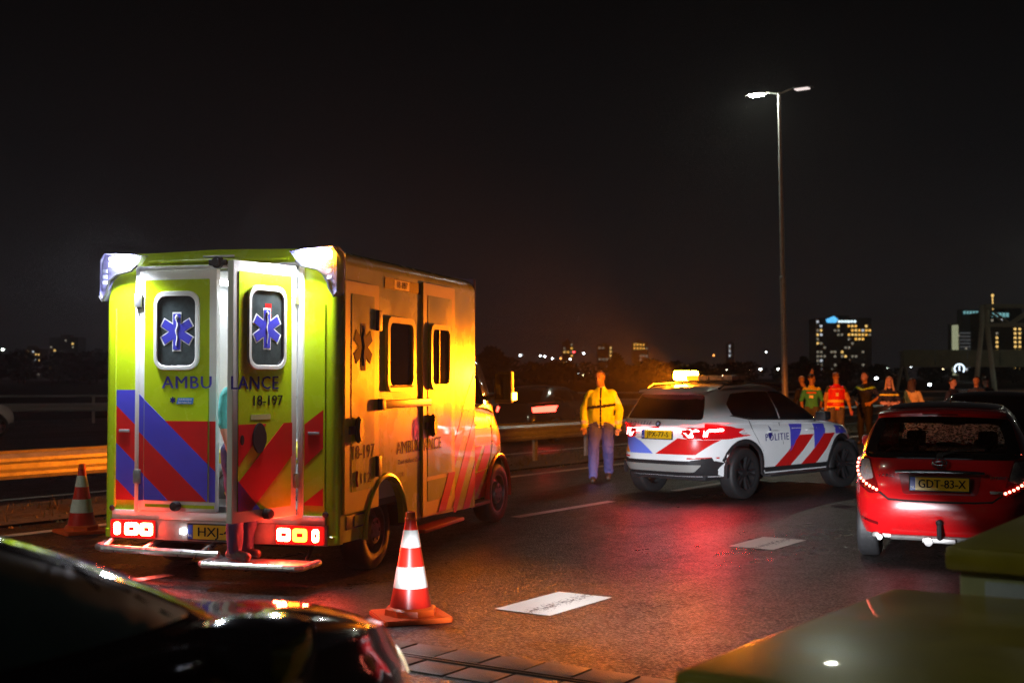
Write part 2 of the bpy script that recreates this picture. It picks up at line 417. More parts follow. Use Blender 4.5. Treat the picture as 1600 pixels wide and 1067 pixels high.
# ---- W-beam guardrails
def wbeam(bm, pts, z, side, h=.31, mi=0):
    prof = [(0, .155), (.03, .15), (.08, .105), (.08, .065), (.02, .03), (.02, -.03), (.08, -.065), (.08, -.105), (.03, -.15), (0, -.155)]
    rings = []
    for i, p in enumerate(pts):
        d = (pts[min(i + 1, len(pts) - 1)] - pts[max(0, i - 1)]).normalized(); nrm = Vector((d.y, -d.x, 0)) * side
        o_ = [p + nrm * a + Vector((0, 0, z + b)) for a, b in prof]; i_ = [p + nrm * (a - .012) + Vector((0, 0, z + b)) for a, b in reversed(prof)]
        rings.append(o_ + i_)
    loft(bm, rings, True, True, mi)
def guardrail(name, pts, spacing, label, off=.28, both=True, top=False, mat_=GALV, base=.03):
    g = empty(name, pts[0]); inv = pts[0].copy(); P = [p - inv for p in pts]
    # resample
    seg = []; 
    for a, b in zip(P[:-1], P[1:]):
        n = max(1, int((b - a).length / spacing)); seg += [a + (b - a) * k / n for k in range(n)]
    seg.append(P[-1])
    def offs(o_):
        r = []
        for i, p in enumerate(seg):
            d = (seg[min(i + 1, len(seg) - 1)] - seg[max(0, i - 1)]).normalized(); r.append(p + Vector((d.y, -d.x, 0)) * o_)
        return r
    for s in ((1, -1) if both else (1,)):
        bm = B(); wbeam(bm, offs(off * s), .60, s); obj('beam', bm, mat_, g)
    if top:
        bm = B(); tube(bm, [p + Vector((0, 0, 1.02)) for p in seg], .045, 6); obj('top_rail', bm, mat_, g)
    bm = B(); hh = 1.0 if top else .76
    bx(bm, (-.05, -.03, -.25), (.05, -.024, hh)); bx(bm, (-.05, .024, -.25), (.05, .03, hh)); bx(bm, (-.05, -.024, -.25), (-.043, .024, hh))
    if both: bx(bm, (-.03, -off, .56), (.03, off, .64))
    else: bx(bm, (-.03, -off, .56), (.03, 0, .64))
    pm = mesh_of('post', bm, mat_)
    for i, p in enumerate(seg):
        d = (seg[min(i + 1, len(seg) - 1)] - seg[max(0, i - 1)]).normalized()
        link('post', pm, g, p, math.atan2(d.y, d.x))
    # splice bolts on the near face
    tag(g, label, 'guardrail'); return g
guardrail('guardrail', [RW(t, -13.75, .03) for t in (-9.3, 110.7)], 2.0, 'double sided galvanised steel guardrail in the median beyond the ambulance', .30)
guardrail('guardrail', [Vector(p) for p in ((-31, 38, 0), (-19, 45.5, 0), (-6, 52, 0), (6, 57, 0), (20, 62, 0), (36, 66.5, 0), (60, 71, 0))], 3.4, 'far grey guardrail with upper pipe rail across the opposite road', .12, False, True, mat('dull_zinc', (.42, .44, .42), .55, metal=.4))
# ------------------------------------------------------------------ generic car shell
def pch(tab):
    xs = [a for a, _ in tab]; ys = [b for _, b in tab]
    n = len(xs); d = [(ys[i + 1] - ys[i]) / (xs[i + 1] - xs[i]) for i in range(n - 1)]
    m = [d[0]] + [0 if d[i - 1] * d[i] <= 0 else 2 * d[i - 1] * d[i] / (d[i - 1] + d[i]) for i in range(1, n - 1)] + [d[-1]] if n > 2 else [d[0], d[0]]
    def f(x):
        if x <= xs[0]: return ys[0]
        if x >= xs[-1]: return ys[-1]
        i = max(j for j in range(n - 1) if xs[j] <= x); h = xs[i + 1] - xs[i]; t = (x - xs[i]) / h
        return (2 * t**3 - 3 * t * t + 1) * ys[i] + (t**3 - 2 * t * t + t) * h * m[i] + (-2 * t**3 + 3 * t * t) * ys[i + 1] + (t**3 - t * t) * h * m[i + 1]
    return f
def outline(N, asp, nr, nf):
    pts = []
    for k in range(3000):
        a = 2 * math.pi * k / 3000; c, s = math.cos(a), math.sin(a); n = nf if c > 0 else nr
        pts.append((math.copysign(abs(c) ** (2 / n), c), math.copysign(abs(s) ** (2 / n), s)))
    P = np.array(pts + [pts[0]]); d = np.hypot(np.diff(P[:, 0]) * asp, np.diff(P[:, 1])); L_ = np.concatenate([[0], np.cumsum(d)])
    tt = np.linspace(0, L_[-1], N, endpoint=False)
    return list(zip(np.interp(tt, L_, P[:, 0]), np.interp(tt, L_, P[:, 1])))
def car_shell(P, N=200):
    XR, XF, SH = pch(P['rear']), pch(P['front']), pch(P['shoulder']); W = P['W']; WX = pch(P['plan'])
    bz = pch(P.get('side', [(0, .955), (.25, .985), (.55, 1.0), (.8, .99), (1, .955)]))
    ol = outline(N, P['L'] / (2 * W), P.get('nr', 5), P.get('nf', 3.6)); K = P.get('K', 11)
    rings = []
    for k in range(K + 1):
        f = k / K; ring = []
        for u, v in ol:
            x = P['L'] * (.5 + .5 * u); z = .5
            for _ in range(5):
                side = abs(v) > .86; zb = P['sill']
                if side:
                    for xw, rr, zc in P['arches']:
                        if abs(x - xw) < rr: zb = max(zb, zc + math.sqrt(rr * rr - (x - xw) ** 2))
                z = zb + (SH(x) - zb) * f
                xr, xf = XR(z), XF(z); x = xr + (xf - xr) * (.5 + .5 * u)
            y = W * WX(x) * bz((z - P['sill']) / (SH(x) - P['sill'])) * v
            ring.append((x, y, z))
        rings.append(ring)
    gl = P['green']; gx0, gx1, gw = pch([(a, b) for a, b, c, d in gl]), pch([(a, c) for a, b, c, d in gl]), pch([(a, d) for a, b, c, d in gl])
    go = outline(N, (gl[0][2] - gl[0][1]) / (2 * W), P.get('gnr', 7), P.get('gnf', 4)); RZ = pch(P['roof'])
    G = P.get('G', 9); green = []
    for g in range(G + 1):
        f = g / G; ring = []
        for u, v in go:
            xb = gl[0][1] + (gl[0][2] - gl[0][1]) * (.5 + .5 * u)
            x = gx0(f) + (gx1(f) - gx0(f)) * (.5 + .5 * u); zb = SH(xb) + P.get('cowl', .03)
            z = zb + (RZ(x) - zb) * f; ring.append((x, gw(f) * v * (1 - .06 * max(0, u) ** 2), z))
        green.append(ring)
    top = rings[-1]; mid = []
    for s in range(1, 5):
        t = s / 5; mid.append([tuple(Vector(a).lerp(Vector(b), t) + Vector((0, 0, P.get('crown', .03) * math.sin(math.pi * t) * (1 if a[0] > gl[0][2] else .2)))) for a, b in zip(top, green[0])])
    roof = []
    for s in range(1, 7):
        th = math.pi / 2 * s / 6; roof.append([(x - (x - (gx0(1) + gx1(1)) / 2) * .0 * s, y * math.cos(th), z + P.get('rcrown', .07) * math.sin(th) * math.sin(math.pi * min(1, max(0, (x - gx0(1)) / (gx1(1) - gx0(1))))) ** .5) for x, y, z in green[-1]])
    bm = B(); loft(bm, rings + mid + green + roof, True, False)
    bmesh.ops.remove_doubles(bm, verts=bm.verts, dist=.0008)
    bmesh.ops.recalc_face_normals(bm, faces=bm.faces)
    return bm
def wheel_meshes(r, wd, style, rim_mat, seg=36):
    bm = B(); h = wd / 2
    lathe(bm, [(r * .64, -h * .9), (r * .74, -h), (r * .93, -h * .98), (r * .985, -h * .8), (r, -h * .5), (r, h * .5), (r * .985, h * .8), (r * .93, h * .98), (r * .74, h), (r * .64, h * .9)], seg, Matrix.Rotation(R(90), 4, 'X'), 0, False)
    for k in range(-1, 2):
        pass
    ty = mesh_of('tyre', bm, TYRE, 50)
    bm = B(); MR = Matrix.Rotation(R(90), 4, 'X')       # +z of lathe -> -y
    if style == 'steel':
        lathe(bm, [(r * .66, h * .92), (r * .60, h * .9), (r * .57, h * .35), (r * .38, h * .55), (r * .33, h * .95), (r * .16, h * .98), (.001, h * .98)], seg, MR, 0, False)
        for k in range(6):
            a = R(60 * k); lathe(bm, [(.018, h * .9), (.018, h * 1.05), (.001, h * 1.05)], 8, MR @ Matrix.Translation((r * .24 * math.cos(a), r * .24 * math.sin(a), 0)))
    else:
        lathe(bm, [(r * .66, h * .92), (r * .62, h * .9), (r * .60, -h * .2)], seg, MR, 0, False)
        lathe(bm, [(r * .17, h * .4), (r * .16, h * .75), (.001, h * .78)], 16, MR, 0, False)
        lathe(bm, [(r * .45, -h * .05), (.001, -h * .05)], 20, MR, 0, False)
        n = 5
        for k in range(n):
            for dd in (-.16, .16):
                a = 2 * math.pi * k / n + dd; p0 = Vector((math.cos(a) * r * .14, math.sin(a) * r * .14, h * .62)); a2 = 2 * math.pi * k / n + dd * 1.15
                p1 = Vector((math.cos(a2) * r * .62, math.sin(a2) * r * .62, h * .80)); d = (p1 - p0).normalized(); sdv = Vector((-d.y, d.x, 0)).normalized() * r * .045
                up = Vector((0, 0, h * .16)); rg = [[MR @ (p + q) for q in (-sdv - up, sdv - up, sdv * .8 + up, -sdv * .8 + up)] for p in (p0, p1)]
                loft(bm, rg)
    rm = mesh_of('rim', bm, rim_mat, 40)
    return ty, rm
def add_wheels(root, spots, r, wd, style, rim_mat, steer=0):
    ty, rm = wheel_meshes(r, wd, style, rim_mat)
    for x, y, st in spots:
        o = link('wheel', ty, root, (x, y, r), (R(st) + (0 if y < 0 else math.pi)))
        link('rim', rm, o)
def plate(root, M, text, w=.52, h=.11, twoline=False, txt_w=.36):
    bm = B(); bx(bm, (-w / 2 - .012, -h / 2 - .012, -.015), (w / 2 + .012, h / 2 + .012, .003), .004, 0, M); f = obj('number_plate_holder', bm, PLAST, root)
    bm = B(); bx(bm, (-w / 2, -h / 2, .002), (w / 2, h / 2, .006), 0, 0, M); p = obj('number_plate', bm, PLATEY, root)
    bm = B(); bx(bm, (-w / 2, -h / 2, .0062), (-w / 2 + .045, h / 2, .0075), 0, 0, M); obj('country_strip', bm, PLATEB, p)
    text_obj('lettering', text, h * .92, M @ Matrix.Translation((.022, -.002, .008)), INKBLK, p, .02, width=txt_w)
    text_obj('lettering', 'NL', h * .26, M @ Matrix.Translation((-w / 2 + .022, -h * .28, .0085)), INKWHT, p, .01)
    return p
SIDE_R = lambda: frame((0, 0, 0), (1, 0, 0), (0, 0, 1))             # plane seen from the right (-y)
SIDE_L = lambda: frame((0, 0, 0), (-1, 0, 0), (0, 0, 1))
REAR = lambda: frame((0, 0, 0), (0, -1, 0), (0, 0, 1))              # u = -y, seen from behind
FRONT = lambda: frame((0, 0, 0), (0, 1, 0), (0, 0, 1))
def both(name, poly, bvh, mat_, root, **k):
    a = decal(name, poly, SIDE_R(), bvh, mat_, root, **k)
    b = decal(name, [(-u, v) for u, v in poly][::-1], SIDE_L(), bvh, mat_, root, **k)
    return a, b
def underbody(root, L_, W_, sill, arches, name='underbody'):
    bm = B(); bx(bm, (.25, -W_ * .72, sill - .06), (L_ - .25, W_ * .72, sill + .12), .03)
    for xw, rr, zc in arches:
        bx(bm, (xw - rr * 1.05, -W_ * .72, sill), (xw + rr * 1.05, W_ * .72, zc + rr * 1.02), .02)
    obj(name, bm, PLAST, root)

# ------------------------------------------------------------------ AMBULANCE
amb = empty('ambulance', (-2.479, 10.512, 0), R(73.5))
tag(amb, 'yellow box ambulance with red and blue stripes and one rear door open', 'ambulance')
HB, BL, ZT, ZB = 1.10, 3.59, 2.765, .335
def side_outline(arch=True):
    o = [(.07, ZB + .01), (.56, ZB)]
    o += [(1.02 + .46 * math.cos(R(a)), .36 + .46 * math.sin(R(a))) for a in range(180, -1, -15)] if arch else []
    o += [(1.62, .40), (1.75, .36), (BL, .30), (BL, ZT - .13), (.07, ZT - .13)]
    return o
for s in (-1, 1):
    bm = B(); prism(bm, side_outline(), s * (HB - .05), s * HB, 'y'); obj('side_panel', bm, AMBY, amb, 25)
# roof with rounded shoulders
prof = [(-HB, ZT - .13)] + [(-HB + .13 - .13 * math.cos(R(a)), ZT - .13 + .13 * math.sin(R(a))) for a in range(10, 91, 10)]
prof = prof + [(0, ZT + .02)] + [(-y, z) for y, z in reversed(prof)]
bm = B(); inn = [(y * .955, z - .05) for y, z in prof]
loft(bm, [[(x, y, z) for y, z in prof + inn[::-1]] for x in (.07, BL)]); obj('roof', bm, AMBY, amb, 25)
bm = B(); prism(bm, [(-HB + .05, .3), (HB - .05, .3), (HB - .05, ZT - .1), (-HB + .05, ZT - .1)], BL - .05, BL - .002, 'x'); obj('front_bulkhead', bm, AMBY, amb)
bm = B(); bx(bm, (.03, -HB + .06, .56), (BL - .06, HB - .06, .62)); obj('floor', bm, mat('ambulance_floor', (.2, .21, .22), .4), amb)
# rear frame pieces: posts, header, sill
for s in (-1, 1):
    y0 = .765
    prof_ = [(y0 * s, .02), (y0 * s, -.0)] 
    rg = []
    for z in (ZB, .40, .41, 2.30, 2.55, ZT - .14):
        k = .012 if z > .405 else 0.0
        pts = [(.05, s * y0), (k, s * y0), (k, s * 1.0)] + [(k + .075 - .075 * math.cos(R(a)), s * (1.025 + .075 * math.sin(R(a)))) for a in (15, 35, 55, 75, 90)] + [(.12, s * HB), (.12, s * 1.04), (.06, s * 1.0)]
        rg.append([(x, y, z) for x, y in pts])
    bm = B(); loft(bm, rg); obj('corner_post', bm, AMBY, amb, 30)
    # ribs on the post
    bm = B(); tube(bm, [(.010, s * .985, .45), (.010, s * .985, 2.30)], .012, 6); obj('post_rib', bm, AMBY, amb)
    bm = B(); lathe(bm, [(.024, 0), (.024, .02), (.016, .026), (.001, .026)], 14, Matrix.Translation((.012, s * 1.0, .585)) @ Matrix.Rotation(R(-90), 4, 'Y')); obj('post_buffer', bm, RUBBER, amb)
hd = [(-HB + .02, ZT - .14)] + [(-HB + .02 + .11 - .11 * math.cos(R(a)), ZT - .13 + .11 * math.sin(R(a))) for a in range(15, 91, 15)]
hd = hd + [(-y, z) for y, z in reversed(hd)] + [(.765, ZT - .14), (.765, 2.632), (-.765, 2.632), (-.765, ZT - .14)]
bm = B(); prism(bm, hd, .014, .09, 'x'); obj('rear_header', bm, AMBY, amb, 25)
bm = B(); bx(bm, (-.012, -.66, 2.672), (.02, .66, 2.70), .008); obj('rain_channel', bm, AMBY, amb)
bm = B(); bx(bm, (-.004, -1.0, .50), (.05, 1.0, .572), .008); obj('rear_sill', bm, AMBW, amb)
bm = B()
bx(bm, (-.018, .735, .56), (.04, .775, 2.65), .008); bx(bm, (-.018, -.80, .56), (.04, -.755, 2.65), .008); bx(bm, (-.016, -.80, 2.618), (.04, .775, 2.652), .008)
obj('door_frame', bm, AMBW, amb)
# camera and brake-light strip above the doors
bm = B(); lathe(bm, [(.05, 0), (.05, .05), (.034, .06), (.034, .075), (.001, .075)], 16, Matrix.Translation((.0, -.02, 2.665)) @ Matrix.Rotation(R(-90), 4, 'Y')); bx(bm, (-.05, -.10, 2.64), (.0, .06, 2.69), .012); obj('reversing_camera', bm, PLAST, amb)
bm = B(); bx(bm, (-.018, -.16, 2.712), (.0, .13, 2.728), .005); obj('third_brake_light', bm, mat('clear_strip', (.7, .7, .7), .2), amb)
# interior
bm = B(); 
for s in (-1, 1): bx(bm, (.10, s * 1.04 - .005, .62), (BL - .08, s * 1.04 + .005, ZT - .16))
bx(bm, (.10, -1.0, ZT - .165), (BL - .08, 1.0, ZT - .155)); bx(bm, (BL - .09, -1.0, .62), (BL - .08, 1.0, ZT - .16))
obj('interior_lining', bm, mat('interior_white', (.75, .77, .77), .4), amb)
bm = B(); bx(bm, (.4, -.62, ZT - .19), (3.0, -.50, ZT - .170)); bx(bm, (.4, .50, ZT - .19), (3.0, .62, ZT - .170)); obj('ceiling_lamp', bm, emis('interior_led', (.92, .97, 1), 24), amb)
bm = B(); bx(bm, (.5, .45, .62), (2.8, 1.02, 1.05), .02); bx(bm, (.5, .6, 1.5), (3.0, 1.02, 2.3), .02); obj('cabinet', bm, mat('cabinet_grey', (.6, .62, .63), .4), amb)
bm = B(); bx(bm, (.35, -.15, .95), (2.3, .35, 1.06), .04); tube(bm, [(.35, .1, .7), (2.2, .1, .95)], .02); tube(bm, [(.4, -.12, .64), (.4, -.12, .95)], .02); obj('stretcher', bm, mat('stretcher_yellow', (.7, .6, .05), .4), amb)
# --- left rear door (closed)
BANDS = (.925, .605, .286, -.02); SL = .88
def chevron(rect, mirror=False):
    """stripe polygons (mat, poly in (y,z)) inside a rectangle list"""
    out = []
    base = rect
    def cut(p, lo, hi):
        if hi is not None: p = clip(p, -SL, 1, hi)
        if lo is not None: p = clip(p, SL, -1, -lo)
        return p
    out.append((LBLUE, cut(base, BANDS[1], BANDS[0]))); out.append((LRED, cut(base, BANDS[2], BANDS[1]))); out.append((LBLUE, cut(base, BANDS[3], BANDS[2]))); out.append((LRED, cut(base, None, BANDS[3])))
    return [(m, p) for m, p in out if len(p) > 2]
def plates(name, polys, x0, x1, parent, M=None):
    for m, p in polys:
        bm = B(); prism(bm, p, x0, x1, 'x')
        if M is not None: bmesh.ops.transform(bm, matrix=M, verts=bm.verts)
        obj(name, bm, m, parent, 0)
def rect(y0, y1, z0, z1): return [(y0, z0), (y1, z0), (y1, z1), (y0, z1)]
plates('stripe', chevron(rect(.79, .972, .655, 1.596)), .0085, .014, amb)
def rear_door(yf, yh, s):
    """free edge yf, hinge edge yh (closed position); returns the door slab part"""
    lo, hi = min(yf, yh), max(yf, yh)
    bm = B(); bx(bm, (-.030, lo, .575), (.03, hi, 2.612), .008); d = obj('rear_door', bm, AMBW, amb)
    cw = (lo + hi) / 2 + (.0)
    bm = B(); prism(bm, rrect(lo + .065, hi - .055, .66, 2.53, .01), -.036, -.028, 'x', .003); obj('door_panel', bm, AMBY, d)
    cy_ = cw; 
    fo, fi = rrect(cy_ - .215, cy_ + .215, 1.765, 2.43, .10, 5), rrect(cy_ - .182, cy_ + .182, 1.80, 2.388, .075, 5)
    bm = B(); ringloop(bm, fo, fi, -.058, -.03); bmesh.ops.bevel(bm, geom=[e for e in bm.edges], offset=.004, segments=1, affect='EDGES'); obj('window_frame', bm, AMBW, d)
    bm = B(); ringloop(bm, fi, rrect(cy_ - .172, cy_ + .172, 1.81, 2.378, .068, 5), -.050, -.03); obj('window_seal', bm, RUBBER, d)
    bm = B(); prism(bm, rrect(cy_ - .175, cy_ + .175, 1.807, 2.381, .07, 5), -.040, -.034, 'x'); obj('window', bm, GLASSW, d)
    bm = B(); fan(bm, star6(cy_, 2.088, .165, .085, 1.0), -.0420, -.0405, 'x'); obj('star_outline', bm, INKWHT, d, 0)
    bm = B(); fan(bm, star6(cy_, 2.088, .152, .070, 1.0), -.0440, -.0422, 'x'); obj('star_of_life', bm, mat('star_blue', (.045, .045, .42), .35), d, 0)
    bm = B(); tube(bm, [(-.0445, y, z) for y, z in snake(cy_, 2.10, .26)], .0052, 6); tube(bm, [(-.0445, cy_, 2.215), (-.0445, cy_, 1.99)], .004, 6); lathe(bm, [(.001, -.016), (.014, -.008), (.014, .008), (.001, .016)], 10, Matrix.Translation((-.044, cy_, 2.21))); obj('snake_emblem', bm, INKWHT, d)
    for zz in (.80, 2.30):
        bm = B(); bx(bm, (-.05, yh - .03 if s > 0 else yh - .04, zz), (-.015, yh + .04 if s > 0 else yh + .03, zz + .12), .006); obj('hinge', bm, ALU, d)
    bm = B(); lathe(bm, [(.042, 0), (.042, .04), (.034, .062), (.001, .066)], 18, Matrix.Translation((-.036, lo + .36, .622)) @ Matrix.Rotation(R(-90), 4, 'Y')); obj('door_buffer', bm, RUBBER, d)
    return d
dl = rear_door(-.012, .728, 1)
pl = rect(.054, .662, .66, 1.596)
plates('stripe', [(m, p) for m, p in chevron(rect(.060, .668, .664, 1.596))] + [(LRED, clip(rect(.060, .668, .80, 1.335), SL, -1, -BANDS[0]))], -.0395, -.0355, dl)
plates('stripe', [(m, p) for m, p in chevron(rect(.677, .722, .66, 1.596)) + chevron(rect(-.008, .048, .66, 1.335))] + [(LRED, clip(rect(-.008, .048, .66, 1.335), SL, -1, -BANDS[0]))], -.0335, -.0295, dl)
bm = B(); bx(bm, (-.0335, .0, .605), (-.029, .66, .632)); obj('yellow_strip', bm, AMBY, dl)
rl = lambda y, z, x: frame((x, y, z), (0, -1, 0), (0, 0, 1))
text_obj('lettering', 'AMBU', .148, rl(.258, 1.655, -.0385), mat('blue_lettering_bright', (.06, .055, .40), .35), dl, .022, width=.47, space=1.1)
bm = B(); prism(bm, [(.36, 1.478), (.205, 1.478), (.195, 1.530), (.345, 1.530)], -.0385, -.036, 'x'); obj('region_badge', bm, mat('badge_blue', (.03, .20, .62), .4), dl, 0)
bm = B(); fan(bm, star6(.395, 1.512, .026, .013), -.0385, -.036, 'x'); obj('badge_star', bm, INKBLUE, dl, 0)
text_obj('lettering', 'Ambulancedienst', .022, rl(.275, 1.516, -.0395), INKWHT, dl, .004, width=.125)
text_obj('lettering', 'Zuid Holland Zuid', .020, rl(.280, 1.492, -.0395), INKWHT, dl, .004, width=.125)
# --- right rear door (open by 71 degrees); built closed, then swung about its hinge
dr = rear_door(-.028, -.752, -1)
LYEL = AMBY
plates('stripe', [(LRED, [(-.085, 1.335), (-.395, 1.335), (-.085, 1.01)]),
                  (LRED, clip(clip(rect(-.085, -.69, .664, 1.335), SL, 1, .93 - .12), -SL, -1, -.46)) ,
                  (LBLUE, [(-.085, .664), (-.33, .664), (-.085, .90)])], -.0395, -.0355, dr)
text_obj('lettering', 'LANCE', .148, rl(-.262, 1.655, -.0385), INKBLUE, dr, .022, width=.52, space=1.1)
text_obj('lettering', '18-197', .115, rl(-.40, 1.515, -.0385), INKBLK, dr, .022, width=.33)
bm = B(); bx(bm, (-.0385, -.44, 1.37), (-.036, -.22, 1.41)); obj('notice', bm, mat('notice_cream', (.5, .45, .2), .5), dr)
bm = B(); prism(bm, [(-.31 + .075 * math.cos(R(a)), 1.225 + .12 * math.sin(R(a))) for a in range(0, 360, 15)], -.052, -.036, 'x', .006); obj('door_handle', bm, PLAST, dr)
bm = B(); prism(bm, [(-.125 + .02 * math.cos(R(a)), 1.215 + .04 * math.sin(R(a))) for a in range(0, 360, 24)], -.046, -.036, 'x', .003); obj('lock', bm, PLAST, dr)
bm = B(); bx(bm, (-.0385, -.44, 2.23), (-.0405, -.37, 2.29)); bx(bm, (-.0385, -.44, 2.17), (-.0405, -.37, 2.205)); obj('red_sticker', bm, LRED, dr)
HP = Matrix.Translation((-.03, -.752, 0)) @ Matrix.Rotation(R(74), 4, "Z") @ Matrix.Translation((.03, .752, 0))
dr.matrix_local = HP
# stripe pieces and marks on the right post
plates('stripe', [(LRED, clip(clip(rect(-.795, -.972, .66, 1.44), SL, 1, .609), -SL, -1, -.267)), (LRED, clip(rect(-.795, -.972, .66, 1.44), SL, 1, -.06))] if False else
       [(LRED, [(-.805, 1.317), (-.972, 1.436), (-.972, 1.124), (-.805, .975)]), (LRED, [(-.805, .655), (-.972, .655), (-.972, .799), (-.805, .655 + .02)])], .0085, .014, amb)
for s in (-1, 1):
    bm = B(); bx(bm, (-.004, s * .89 - .05, 1.232), (.012, s * .89 + .05, 1.258), .004); obj('marker_light', bm, mat('marker_grey', (.35, .35, .36), .3), amb)
# --- corner lamp pods
PODL = mat('violet_lens', (.16, .15, .30), .08, trans=.0, spec=.7, alpha=.78)
PODIN = emis('pod_white_led', (.80, .84, 1.0), 55)
for s in (-1, 1):
    def Y(v): return s * v
    prof_ = [(.68, 2.745), (.80, 2.762), (1.075, 2.778), (1.118, 2.72), (1.118, 2.40), (1.09, 2.36), (1.045, 2.43), (1.02, 2.53), (.94, 2.585), (.80, 2.615), (.745, 2.66)]
    rg = []
    for x, k in ((-.030, .90), (-.045, .955), (-.035, 1.0), (.10, 1.0), (.13, .97)):
        cx, cz = .95, 2.62; rg.append([(x, Y(cx + (u - cx) * k), cz + (v - cz) * k) for u, v in prof_])
    bm = B(); loft(bm, rg); bmesh.ops.triangulate(bm, faces=bm.faces); pod = obj('lamp_pod', bm, PODL, amb, 50)
    bm = B(); pts = [(-.046, Y(a), b) for a, b in prof_[4:]] ; tube(bm, pts, .011, 6); obj('pod_gasket', bm, RUBBER, pod)
    bm = B(); bx(bm, (-.075, Y(.865) - .085, 2.655), (-.047, Y(.865) + .085, 2.745), .014); obj('work_lamp', bm, emis('work_lamp_led', (.78, .85, 1.0), 120), pod)
    bm = B()
    for zz in (2.705, 2.655):
        bx(bm, (-.064, Y(.992) - .016, zz), (-.047, Y(.992) + .016, zz + .028), .003)
    obj('small_led', bm, PODIN, pod)
    bm = B()
    for zz in (2.60, 2.55, 2.50): bx(bm, (-.060, Y(1.055) - .022, zz), (-.046, Y(1.055) + .022, zz + .03), .003)
    obj('blue_led_unlit', bm, mat('unlit_led', (.35, .37, .5), .25), pod)
    ld = bpy.data.lights.new('work_lamp_beam', 'SPOT'); ld.energy = 300 if s > 0 else 150; ld.color = (.80, .87, 1); ld.spot_size = R(150); ld.spot_blend = .6; ld.shadow_soft_size = .08
    lo_ = bpy.data.objects.new('work_lamp_beam', ld); COL.objects.link(lo_); lo_.parent = pod; lo_.location = (-.14, Y(.865), 2.70); lo_.rotation_euler = (0, R(30), 0)
bm = B(); lathe(bm, [(.045, -.02), (.05, .0), (.05, .05), (.03, .07), (.001, .072)], 16, Matrix.Translation((-.075, -1.035, 2.68))); obj('amber_flasher', bm, emis('amber_flasher_lit', (1, .30, .010), 130), amb)
# --- bumper, tail lights, plate, step
BUMP = mat('bumper_grey', (.33, .31, .29), .42, noise=.25, nscale=9, coat=.2)
bm = B(); bx(bm, (-.005, -1.02, .325), (.10, 1.02, .50), .012); obj('rear_bumper', bm, BUMP, amb)
TLR = mat('tail_lens_red', (.25, .004, .006), .12, coat=.6, emit=(1, .015, .012), es=.5)
RLIT = emis('tail_lamp_lit', (1, .04, .016), 430); ALIT = emis('indicator_lit', (1, .10, .006), 40)
for s in (-1, 1):
    bm = B(); prism(bm, rrect(min(s * .565, s * 1.0), max(s * .565, s * 1.0), .338, .492, .02), -.028, -.004, 'x', .006); t_ = obj('tail_light', bm, TLR, amb)
    for a, b, m in ((.585, .70, RLIT), (.725, .85, RLIT if s > 0 else ALIT), (.90, .955, RLIT)):
        bm = B(); y0, y1 = sorted((s * a, s * b)); ringloop(bm, rrect(y0, y1, .362, .468, .022), rrect(y0 + .030 * (b - a) / .12, y1 - .030 * (b - a) / .12, .398, .432, .008), -.040, -.026); obj('lamp_ring', bm, m, t_)
plate(amb, frame((-.012, -.02, .408), (0, -1, 0), (0, 0, 1)), 'HXJ-40-E'.replace('40', '18') if False else 'HXJ-4-E', .54, .118, txt_w=.40)
bm = B(); bx(bm, (-.045, .27, .385), (-.004, .315, .435), .01); obj('plate_lamp', bm, emis('plate_lamp_lit', (.9, .95, 1), 14), amb)
bm = B(); bx(bm, (-.045, -.36, .36), (-.004, -.31, .45), .012); obj('socket', bm, PLAST, amb)
bm = B(); tube(bm, [(.02, 1.07, .275), (-.12, 1.05, .265), (-.16, .98, .26), (-.16, 0, .245), (-.16, -.12, .245)], .032, 10); tube(bm, [(-.16, .6, .255), (.2, .6, .33)], .025); tube(bm, [(-.16, .05, .248), (.2, .05, .33)], .025); tube(bm, [(-.12, 1.0, .265), (.1, .98, .36)], .022); obj('rear_bar', bm, ALU, amb)
TREAD = mat('tread_plate', (.45, .45, .46), .28, metal=.9, bump=1.0, bscale=55)
bm = B(); bx(bm, (-.40, -.96, .188), (-.04, -.10, .216), .010); stp = obj('step', bm, TREAD, amb)
bm = B(); tube(bm, [(-.06, -.085, .205), (-.38, -.085, .205), (-.42, -.12, .205), (-.42, -.94, .205), (-.38, -.975, .205), (-.06, -.975, .205)], .026, 10); obj('step_rim', bm, ALU, stp)
for y_ in (-.25, -.82): bm = B(); tube(bm, [(-.32, y_, .168), (-.02, y_, .172), (.15, y_, .32)], .018); obj('step_bracket', bm, PLAST, stp)
# --- side equipment (both sides carry stripes; the right one is in view)
YS = -HB
def side(name, poly, y0, y1, m, parent=amb, bev=0.0): bm = B(); prism(bm, poly, YS - y0, YS - y1, 'y', bev); return obj(name, bm, m, parent, 25)
def side_ring(name, fo, fi, y0, y1, m, parent=amb): bm = B(); ringloop(bm, fo, fi, YS - y0, YS - y1, 'y'); return obj(name, bm, m, parent, 25)
cd = side('compartment_door', rrect(.105, .835, .575, 2.505, .015), .0, .022, SIDEFRAME, amb, .004)
side('door_panel', rrect(.235, .715, .75, 2.40, .01), .022, .026, AMBY, cd)
bm = B(); fan(bm, star6(.47, 1.96, .20, .10, 1.0), YS - .0262, YS - .029, 'y'); obj('star_of_life', bm, mat('star_dark', (.02, .012, .03), .7, spec=.12), cd, 0)
bm = B(); tube(bm, [(x, YS - .030, z) for x, z in snake(.47, 1.97, .34)], .006, 6); obj('snake_emblem', bm, mat('emblem_grey', (.5, .45, .45), .4), cd)
sl_ = lambda x, z, y: frame((x, YS - y, z), (1, 0, 0), (0, 0, 1))
text_obj('lettering', '18-197', .165, sl_(.47, 1.068, .028), INKBLK, cd, .02, width=.46)
text_obj('lettering', '112', .125, sl_(.52, .845, .028), INKBLK, cd, .02, width=.22)
